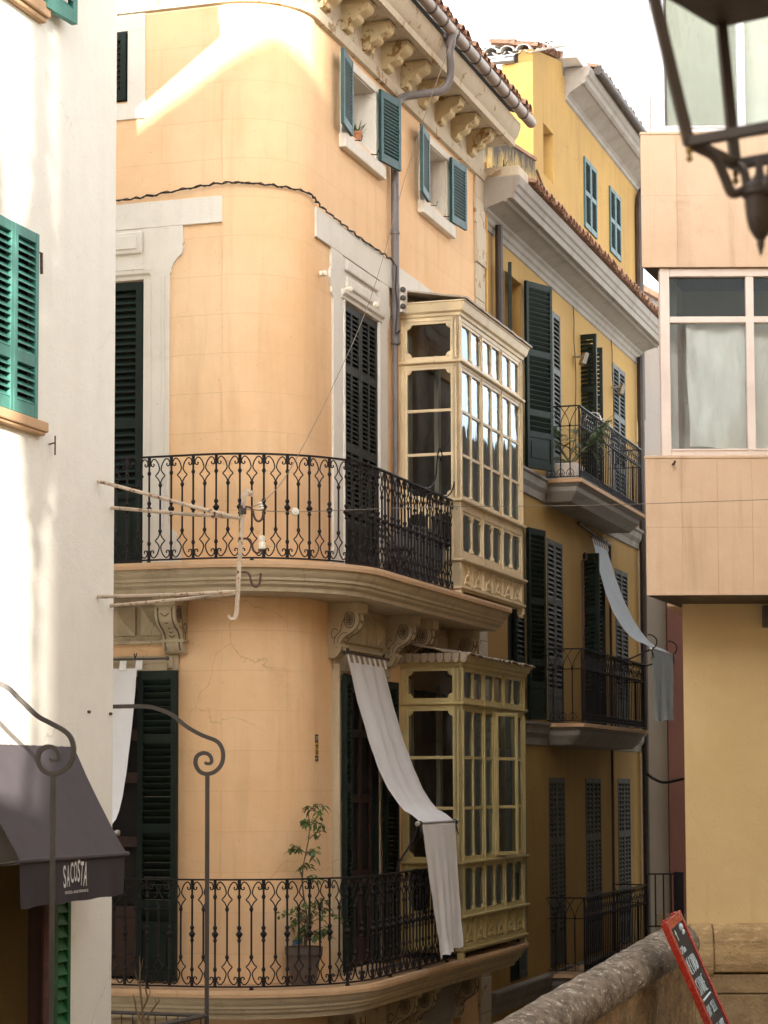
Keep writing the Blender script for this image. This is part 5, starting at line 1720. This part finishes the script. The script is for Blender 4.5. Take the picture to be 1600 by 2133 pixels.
p = [MN(a.x, .04+.012*sin(i*2.1), a.y+.006*sin(i*1.7)) for i, a in enumerate(spl([(x, y, 0) for x, y in qb], 8))]
p += [ST(2.36, .10, 7.72), ST(2.37, .085, 7.5), ST(2.38, .10, 7.3), ST(2.36, .085, 7.0), ST(2.45, .11, 7.05)]
cbm = MB().tube(p, .008, 5)
p2 = [v+Vector((.004*sin(i*1.9), -.01, .014*cos(i*1.9))) for i, v in enumerate(p)]
cbm.tube(p2, .005, 4)
build(cbm, 'facade_cable', M['cable'], None, label='twisted black cable sagging along the white band round the peach corner', cat='cable', loc=p[0])
p = [at(1345, 1610, 31), at(1362, 1622, 31), at(1385, 1630, 30.5), at(1426, 1622, 29.8)]
wire('tied_cable', p, .02, M['cable'], 'thick dark cable sagging low between the yellow house and the maroon wall', 'cable')

# ================================================================== SCROLL TOPPED IRON POSTS
def scroll(px, Y, sc, arm, name, label, foot, extra=None):
    b = at(px, 1615, Y)
    rt_ = root(name, (b.x, b.y, foot), label, 'iron post', 'scroll topped iron posts')
    def P(x, y): return at(px+x*sc, 1615+(y-1615)*sc, Y)
    mb = MB().box(lambda a, c, z: Vector((b.x+a, b.y+c, z)), -.0165, .0165, -.0165, .0165, foot, b.z)
    PS = build(mb, 'post', M['greyiron'], rt_, bevel=.003)
    pts = [(x, y) for x, y in arm] + [(20, 1532), (33, 1546), (38, 1566), (34, 1588), (20, 1605), (0, 1612), (-18, 1606), (-28, 1588), (-25, 1570), (-11, 1562), (3, 1565), (10, 1576), (8, 1586), (-2, 1587), (-6, 1583)]
    cv = spl([P(*q) for q in pts], 6)
    n = len(cv)
    build(MB().tube(cv, [.022 if i < n*.75 else .022-.007*(i-n*.75)/(n*.25) for i in range(n)], 4, flat=(1.0, 1.3)), 'scroll_arm', M['greyiron'], rt_, bevel=.002)
    return rt_, b
foot = -.06
arm_r = [(-300, 1456), (-230, 1451), (-150, 1450), (-120, 1456), (-85, 1470), (-50, 1498), (-15, 1518)]
arm_l = [(-230, 1380), (-180, 1402), (-140, 1424), (-115, 1438), (-85, 1452), (-62, 1474), (-30, 1504), (-5, 1518)]
P1, b1 = scroll(432, 17.7, .87, arm_r, 'scroll_post', 'slender grey iron post with scrolled arm, standing before the peach wall', foot)
P2, b2 = scroll(111, 14.7, 1.12, [(x, y) for x, y in arm_l], 'scroll_post', 'slender grey iron post with scrolled arm, standing before the dark awning', foot)
hr = MB()
e1, e2 = at(150, 2106, 18.2), at(430, 2116, 17.7)
hr.tube([e1, e2], .016, 6)
hr.tube([at(428, 2116, 17.7), at(300, 2142, 15.5), at(150, 2175, 13.8)], .018, 6)
for i in range(12):
    c = e1.lerp(e2, (i+.5)/12)
    hr.tube([c, c-Z*.9], .007, 4)
HRT = build(hr, 'handrail', M['greyiron'], P1)

# ================================================================== STONE PARAPET
pa, pb2 = at(1465, 1932, 20.6), at(1212, 2086, 16.9)
dv = (pb2-pa)
def pp_(t): return pa+dv*t
PR = root('stone_parapet', (pp_(1.2).x, pp_(1.2).y, -.06), 'weathered stone parapet with a rounded lichen covered coping sloping down to the left', 'wall')
lat = Vector((dv.y, -dv.x, 0)).normalized()
if lat.y > 0: lat = -lat
rr_ = random.Random(2)
def cop(x, y):
    c = pp_(.24+2.15*x)
    a = 2*pi*y
    return c+lat*cos(a)*.19+Z*sin(a)*.165
cg = build(MB().grid(cop, 190, 40), 'coping', M['coping'], PR, smooth='all')
tx = bpy.data.textures.new('wear', 'CLOUDS'); tx.noise_scale = .13; tx.noise_depth = 5
dm = cg.modifiers.new('wear', 'DISPLACE'); dm.texture = tx; dm.strength = .038; dm.mid_level = .5; dm.texture_coords = 'GLOBAL'
def face(x, y):
    c = pp_(.24+2.15*x)
    return Vector((c.x, c.y, 0))+lat*.13+Z*(-.3+(c.z-.08+.3)*y)
wb = MB().grid(face, 90, 24)
wb.grid(lambda x, y: face(x, y)-lat*.26, 20, 4)
wl_ = build(wb, 'wall', M['rubble'], PR, smooth='all')
dm = wl_.modifiers.new('wear', 'DISPLACE'); dm.texture = tx; dm.strength = .05; dm.mid_level = .5; dm.texture_coords = 'GLOBAL'

# ================================================================== CHALKBOARD
T = at(1386, 1922, 18.0)
wv = Vector((.335, .93, .14)).normalized()
dn = Vector((.94*.33, -.345*.33, -.83)); dn = (dn-wv*dn.dot(wv)).normalized()
nv = wv.cross(dn)
if nv.x < 0: nv = -nv
BW, BH = .51, 1.16
def BD(a, o, h): return T+wv*a+dn*h+nv*o
CB2 = root('chalkboard_sign', BD(BW/2, -.15, BH), 'red framed pavement chalkboard with chalk lettering leaning before the stone wall', 'sign')
fb = MB().box(BD, 0, .05, -.045, .010, 0, BH).box(BD, BW-.04, BW, -.045, .010, 0, BH).box(BD, .05, BW-.04, -.04, .009, 0, .075).box(BD, .05, BW-.04, -.04, .009, BH-.06, BH)
for a in (.12, BW-.12): fb.box(BD, a-.03, a+.03, -.05, .0, -.012, 0)
build(fb, 'frame', M['red'], CB2, bevel=.008)
BO = build(MB().box(BD, .045, BW-.045, -.025, -.006, .05, BH-.05), 'board', M['board'], CB2)
GL = {
 'A': ['0,0 .5,1 1,0', '.2,.4 .8,.4'], 'B': ['0,0 0,1 .7,.95 .75,.6 .05,.52', '.05,.52 .9,.4 .85,.05 0,0'], 'C': ['.95,.85 .5,1 .1,.75 .05,.3 .4,0 .95,.12'], 'D': ['0,0 0,1 .6,.9 .95,.5 .6,.1 0,0'],
 'E': ['.9,1 0,1 0,0 .95,0', '0,.5 .7,.5'], 'F': ['.9,1 0,1 0,0', '0,.5 .7,.5'], 'I': ['.5,0 .5,1'], 'K': ['0,0 0,1', '.9,1 .05,.45 .95,0'], 'L': ['0,1 0,0 .9,0'], 'M': ['0,0 .1,1 .5,.3 .9,1 1,0'],
 'N': ['0,0 0,1 .9,0 .9,1'], 'O': ['.5,1 .1,.75 .1,.25 .5,0 .9,.25 .9,.75 .5,1'], 'R': ['0,0 0,1 .8,.9 .8,.6 0,.5', '.3,.5 .95,0'], 'S': ['.9,.85 .5,1 .1,.8 .3,.55 .8,.4 .9,.15 .5,0 .05,.12'],
 'T': ['0,1 1,1', '.5,1 .5,0'], 'U': ['0,1 .05,.2 .5,0 .9,.2 .95,1'], 'Y': ['0,1 .5,.5 1,1', '.5,.5 .45,0'], 'W': ['0,1 .25,0 .5,.6 .75,0 1,1'], '2': ['.05,.8 .5,1 .9,.75 .1,0 .95,0'], '0': ['.5,1 .1,.7 .1,.3 .5,0 .9,.3 .9,.7 .5,1'],
 'm': ['0,0 0,.55', '0,.5 .3,.6 .45,.4 .45,0', '.45,.45 .75,.6 .95,.4 .95,0'], '.': ['.3,0 .45,.06'], ',': ['.45,.08 .3,-.12'], '·': ['.3,.5 .5,.5'], '^': ['.5,0 .5,1', '.15,.6 .5,1 .85,.6'], '-': ['0,.5 1,.5'], ' ': [], 'V': ['0,1 .5,0 1,1']}
def chalk(txt, a0, a1, h, ht, rad=.0035):
    mb = MB()
    n = len(txt); cw = (a1-a0)/n
    for i, c in enumerate(txt):
        for s in GL[c]:
            pts = [tuple(float(v) for v in q.split(',')) for q in s.split()]
            mb.tube([BD(a0+cw*(i+.08)+cw*.78*x+random.uniform(-.002, .002), -.004, h+ht*(1-y)+random.uniform(-.003, .003)) for x, y in pts], rad, 4)
    return build(mb, 'lettering', M['chalk'], BO)
chalk('^', .13, .20, .10, .085); chalk('20m', .10, .25, .235, .055, .003)
chalk('RECORD', .075, .40, .335, .13, .0036); chalk('STORE', .10, .38, .515, .13, .0036)
build(MB().tube([BD(.10, -.003, .685), BD(.38, -.003, .68)], .008, 5), 'lettering', M['chalk'], BO)
chalk('BUY·SELL', .08, .41, .735, .085, .003); chalk('FREE,ROCK', .08, .41, .90, .075, .003); chalk('STONEWERE', .08, .42, 1.02, .075, .003)
build(MB().ball(BD(.34, .002, .11), .022, 8, 1.4).ball(BD(.35, .002, .155), .015, 8, 1.5), 'chalk_drawing', M['chalk'], BO)

# wall sticker on the rounded corner
def SG(a, o, h): return MN(LA-.005+a, .002+o, h)
sgn = root('wall_sign', SG(.045, 0, 2.5), 'small vertical yellow and black sign fixed to the rounded peach corner', 'sign')
build(MB().box(SG, 0, .095, 0, .010, 2.50, 2.748), 'plate', M['navy'], sgn)
build(MB().box(SG, .001, .094, .010, .013, 2.548, 2.672), 'yellow_panel', M['yellowp'], sgn)
mk = MB()
for a, b, c, e in ((.02, .08, 2.722, 2.730), (.02, .08, 2.708, 2.715), (.025, .065, 2.694, 2.700), (.02, .05, 2.520, 2.530), (.025, .04, 2.510, 2.514)): mk.box(SG, a, b, .010, .014, c, e)
build(mk, 'white_lettering', M['letter'], sgn)
mk = MB()
for a, b, c, e in ((.01, .03, 2.635, 2.652), (.04, .08, 2.633, 2.650), (.012, .08, 2.618, 2.625), (.015, .03, 2.56, 2.605), (.06, .075, 2.56, 2.60)): mk.box(SG, a, b, .013, .0155, c, e)
build(mk, 'dark_lettering', M['brownpipe'], sgn)

# round table on the upper balcony
c0 = ST(2.25, .33, 4.28)
RT = root('round_table', c0, 'dark round topped garden table tipped up behind the upper balcony railing', 'table')
ax = (r*.35-u*.94+Z*.05).normalized()
build(MB().lathe(c0+Z*.36, [(.30, -.012), (.315, -.006), (.315, .012), (.30, .018), (.001, .02)], 28, ax), 'table_top', M['greyiron'], RT, bevel=.003)
tl = MB()
for a in (-.22, .22): tl.tube([c0+u*.03+r*a*.4+Z*.0, c0+Z*.36-ax*.03, c0+u*.25+r*a*.5+Z*.55], .012, 6)
build(tl, 'leg', M['iron'], RT)
FC = root('folded_chair', ST(1.75, .28, 4.28), 'dark folding garden chair with slatted seat beside the round table', 'chair')
fc = MB()
for k in range(6): fc.box(ST, 1.68, 2.0, .10+.05*k, .14+.05*k, 4.66, 4.675)
build(fc, 'seat', M['greyiron'], FC)
fl = MB()
for s in (1.68, 1.98): fl.tube([ST(s, .08, 4.28), ST(s, .40, 4.70)], .010, 5).tube([ST(s, .42, 4.28), ST(s, .06, 4.98)], .010, 5)
build(fl, 'frame', M['iron'], FC)
bk = MB()
for k in range(3): bk.box(ST, 1.68, 1.98, .07-.02*k+.04, .08-.02*k+.04, 4.78+.07*k, 4.82+.07*k)
build(bk, 'backrest', M['greyiron'], FC)

# curled lamp hooks rising from the upper railing
for s, k in ((1.62, 0), (2.30, 1)):
    pts = [(s, .60, 5.26), (s+.25, .60, 5.29), (s+.45, .60, 5.42), (s+.52, .60, 5.62), (s+.60, .60, 5.74), (s+.70, .60, 5.70), (s+.68, .60, 5.62), (s+.62, .60, 5.65)]
    build(MB().tube([ST(*v) for v in spl(pts, 5)], .008, 5), 'iron_hook', M['iron'], PH)

# black stair railing at the foot of the street
l0, l1 = at(1346, 1819, 30.0), at(1420, 1819, 30.0)
zb = at(1380, 1931, 30.0).z
SRL = root('stair_railing', (l0.x, 30, zb-.3), 'plain black railing of thin uprights behind the stone parapet', 'railing')
sr_ = MB().box(XYZ, l0.x, l1.x, 29.98, 30.02, l0.z-.02, l0.z).box(XYZ, l0.x, l1.x, 29.985, 30.015, zb, zb+.02)
build(sr_, 'rail', M['iron'], SRL)
for x in (1366, 1383, 1399, 1349):
    q = at(x, 1900, 30).x
    build(MB().box(XYZ, q-.009, q+.009, 29.991, 30.009, zb+.02, l0.z-.02), 'upright', M['iron'], SRL)
build(MB().box(XYZ, l1.x-.10, l1.x+.02, 29.96, 30.05, zb-.3, l0.z+.015), 'end_post', M['iron'], SRL)
build(plan_prism(MB(), [(3.49, 29.7), (6.5, 29.7), (6.5, 34), (4.02, 34)], -3.49, zb-.05), 'stair_landing', M['plinthb'], None, kind='structure')

# ================================================================== LANTERN hanging close on the right
LC = Vector((at(1583, 400, 4.86).x, 4.86, 0))
zb_ = at(1437, 300, 4.85).z
LA_ = root('street_lantern', (LC.x, LC.y, at(1587, 520, 4.86).z), 'bronze street lantern hanging close and out of focus in the upper right corner', 'lantern')
rot = radians(10)
def lcor(k, z, R_): a = rot+pi/2*k; return Vector((LC.x+R_*cos(a), LC.y+R_*sin(a), z))
R_b, R_t, zt = .158, .245, zb_+.37
fr = MB()
for k in range(4):
    fr.tube([lcor(k, zb_-.005, R_b), lcor(k, zt, R_t)], .0165, 4)
    fr.tube([lcor(k, zb_, R_b), lcor(k+1, zb_, R_b)], .016, 4)
    fr.tube([lcor(k, zt, R_t), lcor(k+1, zt, R_t)], .016, 4)
build(fr, 'frame', M['lantern'], LA_, bevel=.002)
rf = MB()
pts = [lcor(k, zt-.02, R_t*1.10) for k in range(4)] + [lcor(k, zt+.03, R_t*1.10) for k in range(4)] + [lcor(k, zt+.2, R_t*.4) for k in range(4)]
rf.add(pts, [(0, 1, 2, 3), (8, 9, 10, 11)] + [(i, (i+1) % 4, (i+1) % 4+4, i+4) for i in range(4)] + [(i+4, (i+1) % 4+4, (i+1) % 4+8, i+8) for i in range(4)])
build(rf, 'roof', M['lantern'], LA_)
ar2 = MB()
ze = at(1587, 395, 4.86).z
for k in range(4):
    o = lcor(k, 0, 1.0)-Vector((LC.x, LC.y, 0)); o.z = 0; o.normalize()
    pts = [Vector((LC.x, LC.y, 0))+o*a+Z*b for a, b in ((R_b, zb_-.005), (R_b*.82, zb_-.012), (R_b*.62, zb_-.035), (R_b*.50, zb_-.075), (R_b*.38, zb_-.11), (R_b*.15, ze+.004), (0.01, ze+.0))]
    ar2.tube(spl(pts, 5), .0115, 6)
build(ar2, 'scroll_arm', M['lantern'], LA_, smooth=True)
c = Vector((LC.x, LC.y, ze))
fn_ = MB().lathe(c, [(.002, .075), (.008, .06), (.010, .035), (.020, .02), (.040, .005), (.042, -.012), (.034, -.02), (.034, -.035), (.031, -.06), (.026, -.085), (.016, -.102), (.008, -.112), (.009, -.12), (.002, -.145)], 16)
build(fn_, 'finial', M['lantern'], LA_, smooth=True)
for k in range(4): build(MB().lathe(lcor(k, zb_-.012, R_b), [(.006, 0), (.008, -.01), (.004, -.016), (.008, -.026), (.002, -.034)], 8), 'drop_knob', paint('brass', (.30, .2, .07), .35, metallic=.8) if k == 0 else bpy.data.materials['brass'], LA_, smooth=True)
br2 = MB().tube(spl([Vector((LC.x, LC.y, zt+.2)), Vector((LC.x, LC.y, zt+.42)), Vector((LC.x+.5, LC.y+.1, zt+.6)), Vector((LC.x+1.6, LC.y+.2, zt+.5))], 6), .022, 8)
build(br2, 'wall_arm', M['lantern'], LA_, smooth=True)

# ================================================================== THE SQUARE BEHIND THE CAMERA: unseen houses and canes added to shade the street
TB = root('shade_townhouse', (5, -7.5, 0), 'unseen tall town house, added and sized to keep the lane in shade', 'house')
tb = MB().box(XYZ, 1.5, 10.5, -9.4, -6, -.1, 27)  # added out of view; placed and sized to shade the lane
build(tb, 'wall', M['cream'], TB)
wn = MB()
for k in range(6):
    for x in (2.6, 5.2, 7.8): wn.box(XYZ, x, x+1.0, -6.0, -5.96, 1.5+4*k, 3.4+4*k)
build(wn, 'shutter', M['dkgreen'], TB)
GH = root('shade_gabled_house', (.3, -7, 0), 'unseen gabled house, added with its roof line shaped to edge the sun patch', 'house')
gh = MB()
gh.prism(lambda a, o, h: Vector((a, -6-o, h)), [(-.78, -.1), (1.495, -.1), (1.495, 16.22), (.83, 16.55), (-.78, 15.62)], 0, 2.5)  # unseen house added; roof line shaped to edge the sun patch
build(gh, 'wall', M['peach'], GH)
gr = MB()
gr.prism(lambda a, o, h: Vector((a, -5.9-o, h)), [(-.80, 15.63), (.83, 16.56), (1.495, 16.23), (1.495, 16.30), (.83, 16.63), (-.82, 15.70)], 0, 2.7)
build(gr, 'roof', M['tile'], GH)
cols_ = [(-2.16, [(4.5, .01), (6.6, .02), (7.2, .08), (7.6, .17), (8.6, .17), (9.0, .10), (11.5, .09)], 0),
         (-1.885, [(4.5, .008), (6.4, .02), (7.2, .09), (7.6, .13), (8.6, .12), (9.0, .06), (9.6, .05), (11.5, .055)], 1),
         (-1.69, [(4.5, .04), (5.6, .06), (6.4, .08), (7.2, .10), (8.6, .12), (9.0, .10), (9.5, .06), (10.2, .02), (11.5, .01)], 2),
         (-1.53, [(4.5, .08), (6.2, .10), (9, .10), (9.8, .10), (10.6, .07), (11.5, .05)], 3), (-1.385, [(4.5, .10), (9, .10), (11.5, .10)], 4)]
for x0, prof, k in cols_:  # added out of view; leaf gaps shaped to streak the cream wall with sun
    x0 += .135
    prof = [(z_+.54, h_) for z_, h_ in prof]
    c0 = Vector((x0, 5.0+.12*(k % 2), 0))
    BC = root('shade_bamboo', c0, 'unseen leafy cane, added with gaps shaped to streak sun on the cream wall', 'shade_bamboo', 'added canes that shape the sun streaks')
    build(MB().tube([c0-Z*.06, c0+Z*11.9], [.02, .008], 6), 'cane', M['stem'], BC)
    lm = MB()
    rb_ = random.Random(20+k)
    z = prof[0][0]
    while z < 12.0:
        hw = interp(z, prof)
        for _ in range(3 if hw > .03 else 2):
            b = c0+Vector((rb_.uniform(-hw, hw)*.75, rb_.uniform(-.1, .1), z-c0.z+rb_.uniform(-.02, .02)))
            leaf(lm, b, Vector((rb_.uniform(-.30, .30)*min(1, hw/.06), rb_.uniform(-.5, .5), -1)), rb_.uniform(.10, .17), min(.05, .022+hw*.25), .2, rb_.uniform(-.5, .5))
        z += .013
    build(lm, 'foliage', M['leafd'], BC, normals=False)

WH = root('shade_square_house', (-8, -7, 0), 'unseen peach house added to cut sky light, with a gap for the sun beside it', 'house')
build(MB().box(XYZ, -16, -1.5, -8.5, -6, -.1, 15), 'wall', M['peach'], WH)  # unseen house added to cut sky light, leaving a gap for the sun
wn = MB()
for k in range(3):
    for x in (-3.6, -6.6, -9.6): wn.box(XYZ, x, x+1.0, -6.0, -5.96, 1.5+4*k, 3.4+4*k)
build(wn, 'shutter', M['dkgreen'], WH)
build(MB().box(XYZ, -1.495, -.785, -6.6, -6.2, -.1, 8.0), 'shade_alley_wall', M['peach'], None, label='unseen plastered wall added to keep low sun off the cafe doorway', cat='wall', loc=(-1.1, -6.4, -.1))  # added wall out of view; stops low sun reaching the cafe doorway
EH = root('shade_side_house', (9, 6, 0), 'unseen beige house added on the right to block sky light', 'house')
build(MB().box(XYZ, 6.5, 14, -5.9, 18.6, -.1, 9), 'wall', M['beige'], EH)  # added out of view to block sky light from the right
